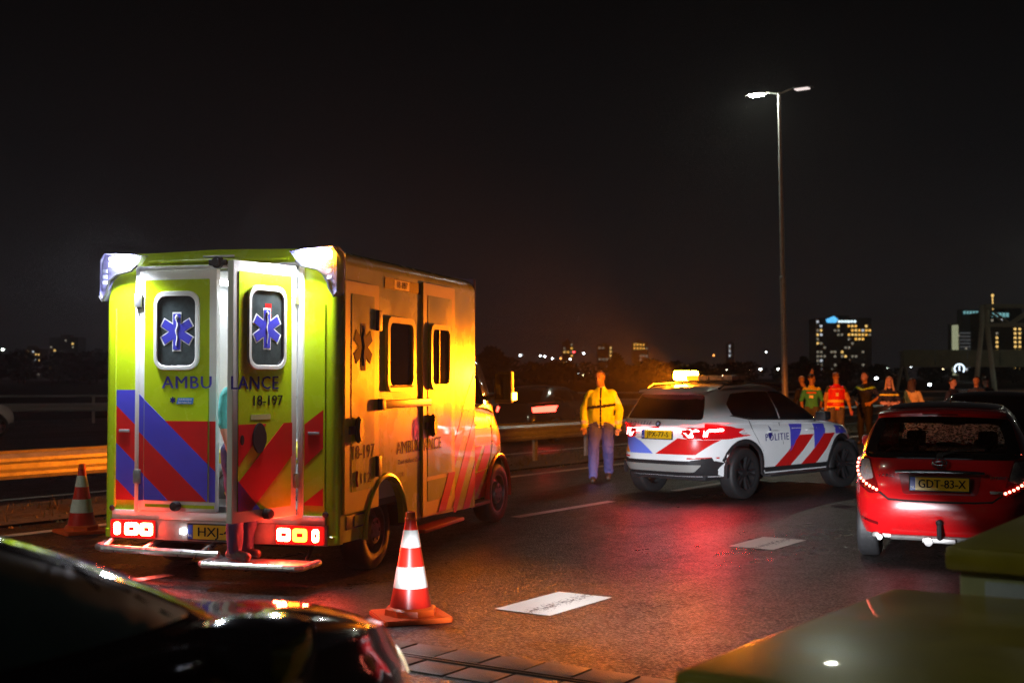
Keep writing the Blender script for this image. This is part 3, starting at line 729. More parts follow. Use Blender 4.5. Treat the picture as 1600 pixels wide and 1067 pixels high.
bm = B(); tube(bm, [(.345, YS - .028, .915), (.325, YS - .028, .85), (.35, YS - .028, .79)], .012, 6); obj('telephone_mark', bm, LRED, cd)
def handle(x, z, par):
    bm = B(); prism(bm, [(x + .062 * math.cos(R(a)), z + .11 * math.sin(R(a))) for a in range(0, 360, 18)], YS - .022, YS - .075, 'y', .014); o = obj('door_handle', bm, PLAST, par)
    bm = B(); bx(bm, (x - .16, YS - .04, z - .035), (x - .05, YS - .02, z + .035), .006); obj('latch', bm, PLAST, o)
handle(.34, 1.262, cd)
for x, z in ((.80, 2.20), (.80, .93)):
    bm = B(); bx(bm, (x - .045, YS - .05, z - .09), (x + .045, YS - .015, z + .09), .01); obj('hinge', bm, PLAST, cd)
# fixed window
fo, fi = rrect(1.02, 1.71, 1.575, 2.25, .10, 5), rrect(1.075, 1.655, 1.63, 2.195, .07, 5)
wf = side_ring('window', fo, fi, -.01, .03, SIDEFRAME)
side('pane', rrect(1.07, 1.66, 1.625, 2.20, .075, 5), .004, .010, GLASSD, wf)
side('window_seal', rrect(1.08, 1.65, 1.612, 1.628, .004), .012, .034, RUBBER, wf)
# sliding door
sdoor = side('sliding_door', rrect(1.935, 2.87, .36, 2.62, .02), .0, .020, SIDEFRAME, amb, .004)
side('door_panel', rrect(2.06, 2.755, .74, 2.50, .012), .020, .024, AMBY, sdoor)
side('door_panel', rrect(2.06, 2.755, .50, .70, .012), .020, .024, AMBY, sdoor)
fo, fi = rrect(2.085, 2.68, 1.585, 2.225, .10, 5), rrect(2.135, 2.63, 1.635, 2.175, .07, 5)
wf = side_ring('window', fo, fi, .02, .05, SIDEFRAME, sdoor)
side('pane', rrect(2.13, 2.635, 1.63, 2.18, .075, 5), .026, .032, GLASSD, wf)
side('mullion', rrect(2.33, 2.36, 1.64, 2.17, .004), .033, .042, PLAST, wf)
handle(2.15, 1.235, sdoor)
# roller rail, number strip, writing
bm = B(); bx(bm, (.86, YS - .05, 1.43), (2.10, YS, 1.50), .012); o = obj('slide_rail', bm, mat('rail_yellow', (.62, .5, .03), .35, noise=.2), amb)
bm = B(); bx(bm, (.80, YS - .065, 1.415), (.90, YS - .002, 1.515), .012); obj('rail_cap', bm, PLAST, o)
ns = side('number_strip', rect(1.0, 1.90, 2.50, 2.60), .0, .004, mat('strip_blue', (.012, .012, .05), .6, spec=.2))
side('number_field', rect(1.23, 1.60, 2.508, 2.592), .004, .006, mat('strip_white', (.6, .58, .52), .5), ns)
text_obj('lettering', '18-197', .085, sl_(1.415, 2.548, .0075), INKBLK, ns, .01, width=.25)
al = text_obj('lettering', 'AMBUL', .165, sl_(1.595, 1.05, .0035), INKBLUE, amb, .02, width=.60, space=1.05)
text_obj('lettering', 'ANCE', .165, sl_(2.185, 1.05, .0285), INKBLUE, sdoor, .02, width=.50, space=1.05)
text_obj('lettering', 'Zuid Holland Zuid', .06, sl_(1.62, .925, .0035), INKBLUE, amb, .006, width=.58)
# livery stripes on the lower front of the box side
for x0 in (2.30, 2.74, 3.18):
    p = [(x0, .31), (x0 + .22, .31), (x0 + 1.10, 1.35), (x0 + .88, 1.35)]
    q1 = clip(clip(p, -1, 0, -2.885), 1, 0, BL - .004)
    if len(q1) > 2: side('stripe', q1, .0, .003, LRED)
    q2 = clip(clip(clip(p, 1, 0, 2.862), 0, 1, .735), 0, -1, -.372)
    if len(q2) > 2: side('stripe', q2, .0245, .0275, LRED, sdoor)
side('stripe', [(3.02, 1.36), (3.15, 1.36), (3.586, 1.78), (3.586, 1.36)], .0, .003, LBLUE)
# rear quarter: recess, skirt, arch lip, steps, wheels
bm = B(); bx(bm, (.18, YS - .006, .44), (.56, YS + .03, .555), .006); obj('lower_locker', bm, PLAST, amb)
bm = B(); bx(bm, (.34, YS - .012, .455), (.54, YS - .004, .545), .003); obj('locker_flap', bm, AMBY, amb)
bm = B(); arc = [(1.02 + .47 * math.cos(R(a)), YS - .012, .36 + .47 * math.sin(R(a))) for a in range(185, -3, -8)]
tube(bm, arc, .028, 8); obj('arch_lip', bm, AMBY, amb)
bm = B(); prism(bm, [(1.02 + .47 * math.cos(R(a)), .36 + .47 * math.sin(R(a))) for a in range(180, -1, -15)], -.74, .74, 'y'); obj('wheel_well', bm, PLAST, amb)
for s in (-1, 1):
    bm = B(); bx(bm, (.55, s * .90 - .2, .79), (1.5, s * .90 + .2 - .01, .83)); obj('wheel_well', bm, PLAST, amb)
bm = B(); bx(bm, (1.80, YS - .10, .225), (2.95, YS + .1, .262), .012); obj('side_step', bm, mat('step_red', (.45, .05, .03), .3, coat=.3), amb)
bm = B(); bx(bm, (.2, -.75, .30), (5.2, .75, .52), .02); bx(bm, (.1, -1.0, .34), (.45, 1.0, .50), .02); bx(bm, (1.7, -.98, .30), (3.5, .98, .5), .02); obj('chassis', bm, PLAST, amb)
add_wheels(amb, [(1.0, -.92, 0), (1.0, .93, 0), (4.78, -.90, -4), (4.78, .90, -4)], .345, .22, 'steel', STEELR)
# --- van cab
CP = dict(L=5.70, W=1.01, sill=.33, K=10, nr=9, nf=3.0, arches=[(4.78, .43, .36)], rear=[(.3, 3.55), (1.5, 3.55)], front=[(.3, 5.58), (.5, 5.70), (.8, 5.68), (1.0, 5.60), (1.2, 5.50)],
          shoulder=[(3.5, 1.36), (4.3, 1.33), (4.9, 1.20), (5.3, 1.08), (5.62, .98)], plan=[(3.5, 1.0), (4.6, 1.0), (5.2, .95), (5.62, .86)],
          green=[(0, 3.55, 5.24, .985), (.35, 3.55, 5.02, .95), (.7, 3.55, 4.76, .90), (1, 3.55, 4.50, .82)], roof=[(3.5, 2.24), (4.5, 2.15)], gnr=9, gnf=3.2, rcrown=.06)
bm = car_shell(CP, 220); bvc = BVHTree.FromBMesh(bm); cab = obj('cab', bm, AMBY, amb, 40)
both('cab_window', rpoly([(3.70, 1.42), (3.74, 2.04), (4.22, 2.02), (4.52, 1.72), (4.72, 1.38)], .06), bvc, GLASSD, cab, off=.006)
both('quarter_window', rpoly([(4.60, 1.66), (4.80, 1.37), (5.02, 1.30)], .03), bvc, GLASSD, cab, off=.006)
decal('windscreen', rpoly([(-.80, 1.36), (-.60, 2.06), (.60, 2.06), (.80, 1.36)], .06), frame((0, 0, 0), (0, 1, 0), (-.35, 0, .94)), bvc, GLASSD, cab, off=.006) if False else None
for x0 in (3.72, 4.14, 4.56):
    p = clip(clip([(x0 - .45, .34), (x0 - .17, .34), (x0 + .40, .93), (x0 + .10, .93)], -1, 0, -3.60), 1, 0, 4.42)
    if len(p) > 2: both('stripe', p, bvc, LRED, cab, off=.003, skirt=False)
both('stripe', [(3.60, .94), (4.45, .94), (4.60, 1.13), (3.60, 1.13)], bvc, LBLUE, cab, off=.0035, skirt=False)
both('stripe', rpoly([(4.50, .98), (4.62, 1.14), (5.05, 1.12), (5.35, .86), (5.3, .62), (5.22, .80), (5.02, .93), (4.7, .90)], .03), bvc, LRED, cab, off=.003, skirt=False)
for s in (-1, 1):
    bm = B(); tube(bm, [(3.585, s * 1.0, .42), (3.585, s * 1.012, 1.0), (3.60, s * .985, 1.4)], .006, 6); tube(bm, [(4.50, s * 1.0, 1.25), (4.50, s * 1.010, .9), (4.34, s * 1.0, .6)], .006, 6); tube(bm, [(3.6, s * 1.006, .62), (4.36, s * 1.004, .66)], .006, 6); obj('door_seam', bm, RUBBER, cab)
    bm = B(); bx(bm, (3.70, s * 1.012 - .016, 1.17), (3.90, s * 1.012 + .016, 1.205), .01); obj('cab_handle', bm, PLAST, cab)
    bm = B(); arc = [(4.78 + .435 * math.cos(R(a)), s * 1.0, .36 + .435 * math.sin(R(a))) for a in range(190, -11, -8)]; tube(bm, arc, .03, 8); obj('arch_lip', bm, LRED, cab)
    bm = B(); bx(bm, (4.42, s * 1.16 - .11, 1.40), (4.56, s * 1.16 + .11, 1.78), .045); tube(bm, [(4.5, s * .93, 1.45), (4.5, s * 1.1, 1.5)], .03); mr = obj('mirror', bm, PLAST, cab)
    bm = B(); bx(bm, (4.415, s * 1.16 - .085, 1.45), (4.418, s * 1.16 + .085, 1.74)); obj('mirror_glass', bm, GLASSD, mr)
    bm = B(); bx(bm, (4.46, s * 1.285 - .02, 1.44), (4.53, s * 1.285 + .02, 1.53), .01); obj('mirror_flasher', bm, emis('mirror_flasher_lit', (1, .36, .03), 40), mr)
    bm = B(); bx(bm, (3.62, s * .97 - .08, .27), (4.33, s * .97 + .06, .31), .012); obj('cab_step', bm, PLAST, cab)
underbody(cab, 5.5, .95, .33, [], 'cab_floor')
bm = B(); rg = []
for x, h in ((3.60, .02), (3.64, .10), (3.80, .14), (4.1, .12), (4.30, .05), (4.34, .01)): rg.append([(x, -.62 + .0 * x, 2.21), (x, -.55, 2.21 + h), (x, .55, 2.21 + h), (x, .62, 2.21)])
loft(bm, rg); obj('roof_beacon_fairing', bm, AMBY, cab, 60)
bm = B(); bx(bm, (3.55, -1.102, 2.38), (3.64, -.80, 2.785), .035); bx(bm, (3.55, .80, 2.38), (3.64, 1.102, 2.785), .035); obj('front_lamp_pod', bm, PODL, amb)
# ------------------------------------------------------------------ POLICE CAR
pol = empty('police_car', (2.02, 17.60, 0), R(45.5))
tag(pol, 'white police estate car with red and blue stripes, amber roof light glowing', 'police car')
PA = [(.88, .425, .365), (3.57, .425, .365)]
PP = dict(L=4.50, W=.925, sill=.33, arches=PA, nr=4.6, nf=3.4,
          rear=[(.3, .16), (.42, .05), (.58, .0), (.72, .035), (.95, .05), (1.06, .10)], front=[(.3, 4.40), (.48, 4.49), (.65, 4.5), (.85, 4.42), (1.0, 4.3)],
          shoulder=[(0, .985), (.25, 1.045), (1.2, 1.04), (2.6, 1.01), (3.2, 1.0), (4.0, .93), (4.35, .84), (4.5, .76)], plan=[(0, .93), (.5, .985), (.9, 1.0), (2.2, .985), (3.5, 1.0), (4.0, .975), (4.5, .88)],
          side=[(0, .95), (.2, .975), (.45, 1.0), (.7, .985), (.88, .975), (1, .93)],
          green=[(0, .10, 3.42, .865), (.3, .20, 3.12, .825), (.65, .30, 2.72, .745), (.9, .36, 2.42, .675), (1, .42, 2.32, .62)], roof=[(.3, 1.515), (.9, 1.565), (1.6, 1.585), (2.4, 1.545)], gnr=6, gnf=4, rcrown=.045)
bm = car_shell(PP, 230); bvp = BVHTree.FromBMesh(bm); body = obj('body', bm, PWHITE, pol, 40)
both('side_window', rpoly([(.62, 1.33), (.80, 1.475), (1.25, 1.50), (1.72, 1.50), (1.80, 1.09), (1.02, 1.13), (.66, 1.18)], .04), bvp, GLASSD, pol, off=.005)
both('side_window', rpoly([(1.75, 1.50), (2.15, 1.49), (2.62, 1.30), (3.02, 1.08), (1.84, 1.09)], .03), bvp, GLASSD, pol, off=.005)
both('window_trim', [(.60, 1.165), (.70, 1.155), (1.02, 1.105), (3.06, 1.055), (3.06, 1.075), (1.02, 1.127), (.66, 1.178)], bvp, PLAST, pol, off=.008)
decal('rear_window', rpoly([(-.66, 1.115), (.66, 1.115), (.555, 1.46), (-.555, 1.46)], .05), REAR(), bvp, GLASSD, pol, off=.006)
decal('windscreen', rpoly([(-.72, 1.10), (.72, 1.10), (.56, 1.50), (-.56, 1.50)], .05), FRONT(), bvp, GLASSD, pol, off=.006)
# spoiler
bm = B(); rg = []
for y, x0, z0 in ((-.60, .36, 1.475), (-.52, .27, 1.49), (-.25, .22, 1.505), (0, .21, 1.51), (.25, .22, 1.505), (.52, .27, 1.49), (.60, .36, 1.475)):
    rg.append([(x0, y, z0), (x0 + .02, y, z0 + .03), (.62, y * .98, z0 + .072), (.62, y * .98, z0 + .03)])
loft(bm, rg); obj('roof_spoiler', bm, PWHITE, pol, 50)
for s in (-1, 1):
    bm = B(); tube(bm, [(.62, s * .635, 1.545), (.75, s * .64, 1.60), (1.4, s * .645, 1.625), (2.0, s * .64, 1.60), (2.2, s * .635, 1.56)], .016, 8); obj('roof_rail', bm, PLAST, pol)
# rear: lights, plate, hatch lettering, bumper
TLP = mat('police_tail_lens', (.20, .003, .004), .10, coat=.8, emit=(1, .01, .02), es=.35)
for s in (-1, 1):
    t_ = decal('tail_light', rpoly([(s * u, v) for u, v in ((.40, .965), (.62, 1.005), (.90, 1.02), (.91, .90), (.84, .845), (.64, .845), (.62, .90), (.40, .905))], .02), REAR(), bvp, TLP, pol, off=.012)
    o = decal('tail_light_wing', rpoly([(.04, 1.01), (.20, 1.00), (.37, .965), (.30, .87), (.10, .845), (.03, .86)] if s > 0 else [(-.04, 1.01), (-.03, .86), (-.10, .845), (-.30, .87), (-.37, .965), (-.20, 1.00)], .03), SIDE_R() if s > 0 else SIDE_L(), bvp, TLP, pol, off=.010)
    decal('lamp_element', rpoly([(s * u, v) for u, v in ((.665, .975), (.80, .985), (.80, .958), (.70, .950), (.70, .885), (.665, .880))], .01), REAR(), bvp, emis('police_tail_lit', (1, .03, .028), 420), t_, off=.017)
    decal('lamp_element', rpoly([(.06, .985), (.16, .978), (.17, .955), (.11, .95), (.115, .875), (.085, .87)] if s > 0 else [(-.06, .985), (-.085, .87), (-.115, .875), (-.11, .95), (-.17, .955), (-.16, .978)], .01), SIDE_R() if s > 0 else SIDE_L(), bvp, emis('police_tail_wing_lit', (1, .035, .035), 220), o, off=.014)
    decal('reflector', [(s * u, v) for u, v in ((.50, .575), (.80, .585), (.80, .605), (.50, .595))], REAR(), bvp, mat('reflector_red', (.4, .01, .01), .2, emit=(1, .02, .02), es=.15), pol, off=.004)
plate(pol, frame((.022, .0, .905), (0, -1, 0), (.05, 0, 1)), 'JPX-77-S', .52, .115, txt_w=.38)
bm = B(); bx(bm, (.0, -.34, .97), (.05, .34, .985), .004); obj('plate_light_strip', bm, emis('plate_glow', (1, .9, .95), 5), pol)
text_obj('lettering', 'POLITIE', .072, frame((0, .36, 1.052), (0, -1, 0), (0, 0, 1)), INKBLUE, pol, .02, width=.40, space=1.5, bvh=bvp, D=Vector((1, 0, 0)), off=.005)
bm = B(); lathe(bm, [(.042, 0), (.042, .012), (.001, .014)], 20, frame((.060, 0, 1.052), (0, -1, 0), (.2, 0, 1))); o = obj('maker_badge', bm, PLAST, pol)
bm = B(); lathe(bm, [(.026, .0145), (.001, .0150)], 4, frame((.060, 0, 1.052), (0, -1, 0), (.2, 0, 1))); obj('badge_quarters', bm, mat('badge_white_blue', (.35, .45, .7), .3), o)
decal('stripe', [(-.84, .86), (-.74, .86), (-.50, .635), (-.85, .655)], REAR(), bvp, LORANGE, pol, off=.003, skirt=False)
decal('stripe', [(-.73, .86), (-.44, .86), (-.30, .80), (-.06, .635), (-.49, .635)], REAR(), bvp, mat('police_light_blue', (.13, .20, .78), .3, coat=.3), pol, off=.003, skirt=False)
decal('stripe', [(.34, .86), (.62, .84), (.80, .84), (.60, .635), (-.02, .635)], REAR(), bvp, LRED, pol, off=.003, skirt=False)
decal('lower_bumper', rpoly([(-.92, .55), (.92, .55), (.92, .36), (.80, .34), (-.80, .34), (-.92, .36)], .03), REAR(), bvp, PLAST, pol, off=.010)
decal('skid_plate', rpoly([(-.66, .50), (.66, .50), (.56, .40), (-.56, .40)], .03), REAR(), bvp, mat('skid_silver', (.5, .49, .46), .35, metal=.5), pol, off=.022)
# side stripes
def pstripe(poly, m): both('stripe', poly, bvp, m, pol, off=.003, skirt=False)
pstripe([(2.05, .99), (2.42, .985), (2.02, .62), (2.02, .72)] if False else [(2.06, 1.02), (2.42, 1.015), (2.30, .86), (2.02, .62)], LBLUE)
pstripe([(2.30, .855), (2.70, .855), (1.98, .36), (1.55, .36)], LRED)
pstripe([(2.72, 1.01), (3.05, 1.0), (3.02, .86), (2.68, .64)], LBLUE)
pstripe([(2.98, .855), (3.34, .855), (3.20, .76), (2.70, .36), (2.27, .36)], LRED)
pstripe([(3.36, .97), (3.75, .94), (3.85, .84), (3.36, .84)], LBLUE)
both('sill_trim', [(1.28, .35), (3.15, .35), (3.15, .42), (1.28, .42)], bvp, PLAST, pol, off=.008)
for s in (-1, 1):
    MM = frame((1.68, 0, .84), (1, 0, 0), (0, 0, 1)) if s < 0 else frame((1.68, 0, .84), (-1, 0, 0), (0, 0, 1))
    text_obj('lettering', 'POLITIE', .145, MM, INKBLUE, pol, .02, width=.62, space=1.2, bvh=bvp, D=Vector((0, -s, 0)), off=.005)
    for a in range(3):
        MM2 = frame((.86, 0, .955 - a * .034), (1, 0, 0), (0, 0, 1)) if s < 0 else frame((.86, 0, .955 - a * .034), (-1, 0, 0), (0, 0, 1))
        text_obj('lettering', ('112', 'waakzaam', 'dienstbaar')[a], .038, MM2, LRED if a < 1 else mat('ink_grey', (.3, .28, .3), .5), pol, .006, bvh=bvp, D=Vector((0, -s, 0)), off=.005)
    # emblem: flame over open book
    F_ = SIDE_R() if s < 0 else SIDE_L(); m_ = 1 if s < 0 else -1
    decal('emblem', [(m_ * u, v) for u, v in ((1.44, .89), (1.50, .96), (1.485, 1.02), (1.53, .97), (1.56, .90), (1.52, .83), (1.47, .82))][::m_], F_, bvp, INKBLUE, pol, off=.0055, skirt=False)
    for x in (1.52, 2.52):
        bm = B(); tube(bm, [(x - .11, s * .922, .925), (x - .08, s * .943, .927), (x + .08, s * .945, .927), (x + .11, s * .922, .925)], .013, 8); obj('door_handle', bm, PWHITE, pol)
    bm = B(); 
    for pts in ([(1.86, .42), (1.84, .75), (1.80, 1.05)], [(1.30, .60), (1.20, .80), (1.08, .95), (1.02, 1.10)], [(3.08, .42), (3.06, .80), (2.98, 1.04)]):
        pp = []
        for x, z in pts:
            h = bvp.ray_cast(Vector((x, s * 3, z)), Vector((0, -s, 0))); pp.append(h[0])
        tube(bm, pp, .004, 6)
    obj('door_seam', bm, RUBBER, pol)
    for xw in (.88, 3.57):
        bm = B(); rg = []
        for a in range(186, -7, -6):
            c, q_ = math.cos(R(a)), math.sin(R(a)); h = bvp.ray_cast(Vector((xw + .47 * c, s * 3, max(.345, .365 + .47 * q_))), Vector((0, -s, 0))); y = h[0].y if h[0] else s * .90
            if abs(y) < .8: y = s * .9
            rg.append([(xw + .424 * c, y * .97, .365 + .424 * q_), (xw + .424 * c, y + s * .012, .365 + .424 * q_), (xw + .475 * c, y + s * .010, .365 + .475 * q_), (xw + .475 * c, y * .98, .365 + .475 * q_)])
        loft(bm, rg); obj('arch_trim', bm, PLAST, pol, 40)
    bm = B(); bx(bm, (2.66, s * 1.02 - .10, 1.06), (2.84, s * 1.02 + .09, 1.20), .05); tube(bm, [(2.78, s * .85, 1.07), (2.76, s * .98, 1.1)], .025); obj('mirror', bm, PLAST, pol)
    bm = B(); bx(bm, (3.0, s * .995 - .07, .30), (1.25, s * .955 + .03, .33), .012); obj('side_skirt', bm, PLAST, pol)
    decal('head_light', rpoly([(s * u, v) for u, v in ((.45, .76), (.80, .80), (.82, .70), (.48, .67))], .02), FRONT(), bvp, mat('head_lens', (.5, .5, .55), .08), pol, off=.006)
    o = decal('bumper_corner', rpoly([(.06, .56), (.28, .60), (.40, .42), (.42, .36), (.08, .36)] if s < 0 else [(-.06, .56), (-.08, .36), (-.42, .36), (-.40, .42), (-.28, .60)], .02), SIDE_R() if s < 0 else SIDE_L(), bvp, PLAST, pol, off=.008)
underbody(pol, 4.5, .925, .33, PA)
add_wheels(pol, [(.88, -.80, 0), (.88, .80, 0), (3.57, -.81, -9), (3.57, .81, -9)], .362, .235, 'alloy', RIMD)
# light bar
bm = B(); bx(bm, (1.12, -.52, 1.632), (1.42, .52, 1.66), .01); bx(bm, (1.2, -.45, 1.59), (1.34, -.38, 1.635)); bx(bm, (1.2, .38, 1.59), (1.34, .45, 1.635)); lb = obj('light_bar', bm, PLAST, pol)
CLEAR = mat('clear_lamp_housing', (.42, .38, .36), .12, noise=.4, nscale=12)
for k, (a, b) in enumerate(((-.53, -.36), (-.35, -.12), (-.11, .08))):
    bm = B(); bx(bm, (1.10, a, 1.66), (1.44, b, 1.735), .022); obj('lamp_segment', bm, CLEAR, lb)
bm = B(); bx(bm, (1.10, .09, 1.66), (1.44, .29, 1.735), .022); obj('lamp_segment', bm, mat('amber_lens', (.8, .25, .02), .15, emit=(1, .3, .01), es=2.5), lb)
bm = B(); bx(bm, (1.10, .30, 1.66), (1.44, .53, 1.80), .03); obj('amber_beacon', bm, emis('amber_beacon_lit', (1, .25, .006), 720), lb)
for x_, rz_, en, sp_ in ((1.05, 111, 5400, 33), (1.05, 66, 4500, 40), (1.49, -76, 8500, 32)):          # spots added to throw amber on ambulance, guardrail and people
    ld = bpy.data.lights.new('amber_fill_spot', 'SPOT'); ld.energy = en; ld.color = (1, .20, .003); ld.spot_size = R(sp_); ld.spot_blend = .8; ld.shadow_soft_size = .05
    o = bpy.data.objects.new('amber_fill_spot', ld); COL.objects.link(o); o.parent = lb; o.location = (x_, .41, 1.72); o.rotation_euler = (R(88 if rz_ > 0 else 79), 0, R(rz_)); o.scale = (1 if rz_ > 0 else 1.8, 1, 1)

# ------------------------------------------------------------------ RED HATCHBACK
hat = empty('red_hatchback', (3.84, 11.28, 0), R(67)); hat.scale = (.97, .965, .97)
tag(hat, 'red hatchback seen from behind with lit tail light dots and yellow plate', 'car')
HA = [(.62, .345, .30), (3.13, .345, .30)]
HPm = dict(L=3.95, W=.848, sill=.27, arches=HA, nr=6.5, nf=3.2, K=13,
           rear=[(.27, .13), (.36, .05), (.48, .0), (.62, .005), (.68, .035), (.74, .065), (.9, .075), (1.02, .12)], front=[(.27, 3.85), (.5, 3.95), (.7, 3.92), (.9, 3.75)],
           shoulder=[(0, .965), (.3, 1.01), (1.2, .99), (2.4, .95), (2.8, .94), (3.4, .85), (3.95, .68)], plan=[(0, .93), (.35, .985), (.65, 1.0), (2, .985), (3.1, 1.0), (3.5, .96), (3.95, .85)],
           side=[(0, .94), (.2, .975), (.45, 1.0), (.7, .98), (.88, .965), (1, .925)],
           green=[(0, .13, 3.02, .785), (.3, .21, 2.72, .745), (.65, .31, 2.35, .67), (.9, .38, 2.08, .60), (1, .43, 1.98, .55)], roof=[(.3, 1.40), (.9, 1.445), (1.5, 1.455), (2.1, 1.42)], gnr=5.5, gnf=4, rcrown=.05)
bm = car_shell(HPm, 220); bvh_ = BVHTree.FromBMesh(bm)
# cut the rear window and windscreen openings
def inpoly(p, poly):
    c = False; n = len(poly)
    for i in range(n):
        (x0, y0), (x1, y1) = poly[i], poly[i - 1]
        if (y0 > p[1]) != (y1 > p[1]) and p[0] < (x1 - x0) * (p[1] - y0) / (y1 - y0) + x0: c = not c
    return c
rw_in = rpoly([(-.60, 1.045), (.60, 1.045), (.515, 1.315), (-.515, 1.315)], .07, 4)
rw_out = rpoly([(-.72, .99), (.72, .99), (.60, 1.375), (-.60, 1.375)], .09, 4)
fw_in = rpoly([(-.62, 1.0), (.62, 1.0), (.49, 1.36), (-.49, 1.36)], .06, 4)
fw_out = rpoly([(-.72, .955), (.72, .955), (.57, 1.41), (-.57, 1.41)], .07, 4)
kill = [f for f in bm.faces if (f.calc_center_median().x < .6 and inpoly((-f.calc_center_median().y, f.calc_center_median().z), [(u * 1.06, 1.18 + (v - 1.18) * 1.12) for u, v in rw_in])) or
        (f.calc_center_median().x > 1.9 and inpoly((f.calc_center_median().y, f.calc_center_median().z), [(u * 1.06, 1.18 + (v - 1.18) * 1.12) for u, v in fw_in]))]
bmesh.ops.delete(bm, geom=kill, context='FACES')
obj('body', bm, CARRED, hat, 40)
def rainy_glass(name, tint, amt):
    m = bpy.data.materials.new(name); m.use_nodes = True; t = m.node_tree; t.nodes.clear(); N = t.nodes.new; L_ = t.links.new
    out = N('ShaderNodeOutputMaterial'); mx = N('ShaderNodeMixShader'); tr = N('ShaderNodeBsdfTransparent'); tr.inputs[0].default_value = (*tint, 1)
    gl_ = N('ShaderNodeBsdfGlossy'); gl_.inputs['Roughness'].default_value = .03; fr = N('ShaderNodeFresnel'); fr.inputs[0].default_value = 1.5
    L_(fr.outputs[0], mx.inputs[0]); L_(tr.outputs[0], mx.inputs[1]); L_(gl_.outputs[0], mx.inputs[2])
    dr_ = N('ShaderNodeMixShader'); add = N('ShaderNodeMixShader'); add.inputs[0].default_value = .96; tl = N('ShaderNodeBsdfTranslucent'); tl.inputs[0].default_value = (.9, .9, .9, 1); g2 = N('ShaderNodeBsdfGlossy'); g2.inputs['Roughness'].default_value = .25
    L_(g2.outputs[0], add.inputs[1]); L_(tl.outputs[0], add.inputs[2])
    tc_ = N('ShaderNodeTexCoord'); vo = N('ShaderNodeTexVoronoi'); vo.inputs['Scale'].default_value = 150; n = N('ShaderNodeTexNoise'); n.inputs['Scale'].default_value = 30; n.inputs['Detail'].default_value = 5
    L_(tc_.outputs['Object'], vo.inputs['Vector']); L_(tc_.outputs['Object'], n.inputs['Vector'])
    a = N('ShaderNodeMath'); a.operation = 'LESS_THAN'; L_(vo.outputs['Distance'], a.inputs[0])
    r = N('ShaderNodeMapRange'); r.inputs[1].default_value = .35; r.inputs[2].default_value = .65; r.inputs[3].default_value = .05; r.inputs[4].default_value = amt; L_(n.outputs[0], r.inputs[0]); L_(r.outputs[0], a.inputs[1])
    L_(a.outputs[0], dr_.inputs[0]); L_(mx.outputs[0], dr_.inputs[1]); L_(add.outputs[0], dr_.inputs[2]); L_(dr_.outputs[0], out.inputs[0])
    return m
RGL = rainy_glass('rear_window_glass', (.75, .78, .75), .22); FGL = rainy_glass('rainy_windscreen_glass', (.8, .82, .8), .85)
decal('rear_window', rw_out, REAR(), bvh_, RGL, hat, off=.002, skirt=False, res=.05)
decal('window_border', rw_out, REAR(), bvh_, GLASSD, hat, off=.006, hole=rw_in, res=.05, skirt=False)
decal('windscreen', fw_out, FRONT(), bvh_, FGL, hat, off=.002, skirt=False, res=.05)
decal('window_border', fw_out, FRONT(), bvh_, PLAST, hat, off=.005, hole=fw_in, res=.05, skirt=False)
both('side_window', rpoly([(.78, 1.13), (.95, 1.35), (1.5, 1.37), (1.55, 1.03), (.85, 1.06)], .03), bvh_, GLASSD, hat, off=.005)
both('side_window', rpoly([(1.58, 1.37), (1.9, 1.36), (2.35, 1.18), (2.65, 1.0), (1.62, 1.03)], .03), bvh_, GLASSD, hat, off=.005)
# dark roof film above the spoiler, third lamp, antenna
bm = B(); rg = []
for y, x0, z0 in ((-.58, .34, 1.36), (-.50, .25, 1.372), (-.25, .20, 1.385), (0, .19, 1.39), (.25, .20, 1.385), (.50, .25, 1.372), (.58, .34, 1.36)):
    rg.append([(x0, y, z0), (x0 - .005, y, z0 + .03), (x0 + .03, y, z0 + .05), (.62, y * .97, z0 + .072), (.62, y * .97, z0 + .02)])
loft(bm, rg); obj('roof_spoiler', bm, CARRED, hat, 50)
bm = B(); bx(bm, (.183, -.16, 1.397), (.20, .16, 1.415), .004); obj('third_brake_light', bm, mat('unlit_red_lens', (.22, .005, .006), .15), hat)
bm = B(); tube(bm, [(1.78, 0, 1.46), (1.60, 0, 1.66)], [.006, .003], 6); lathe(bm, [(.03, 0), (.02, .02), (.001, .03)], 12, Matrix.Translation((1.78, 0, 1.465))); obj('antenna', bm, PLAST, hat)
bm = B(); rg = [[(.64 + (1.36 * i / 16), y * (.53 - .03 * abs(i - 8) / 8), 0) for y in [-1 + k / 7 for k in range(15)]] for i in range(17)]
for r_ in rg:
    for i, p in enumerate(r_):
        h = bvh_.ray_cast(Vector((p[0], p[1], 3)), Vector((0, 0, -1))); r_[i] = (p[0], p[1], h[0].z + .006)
loft(bm, rg, False, False); obj('roof_film', bm, CARBLK, hat, 60)
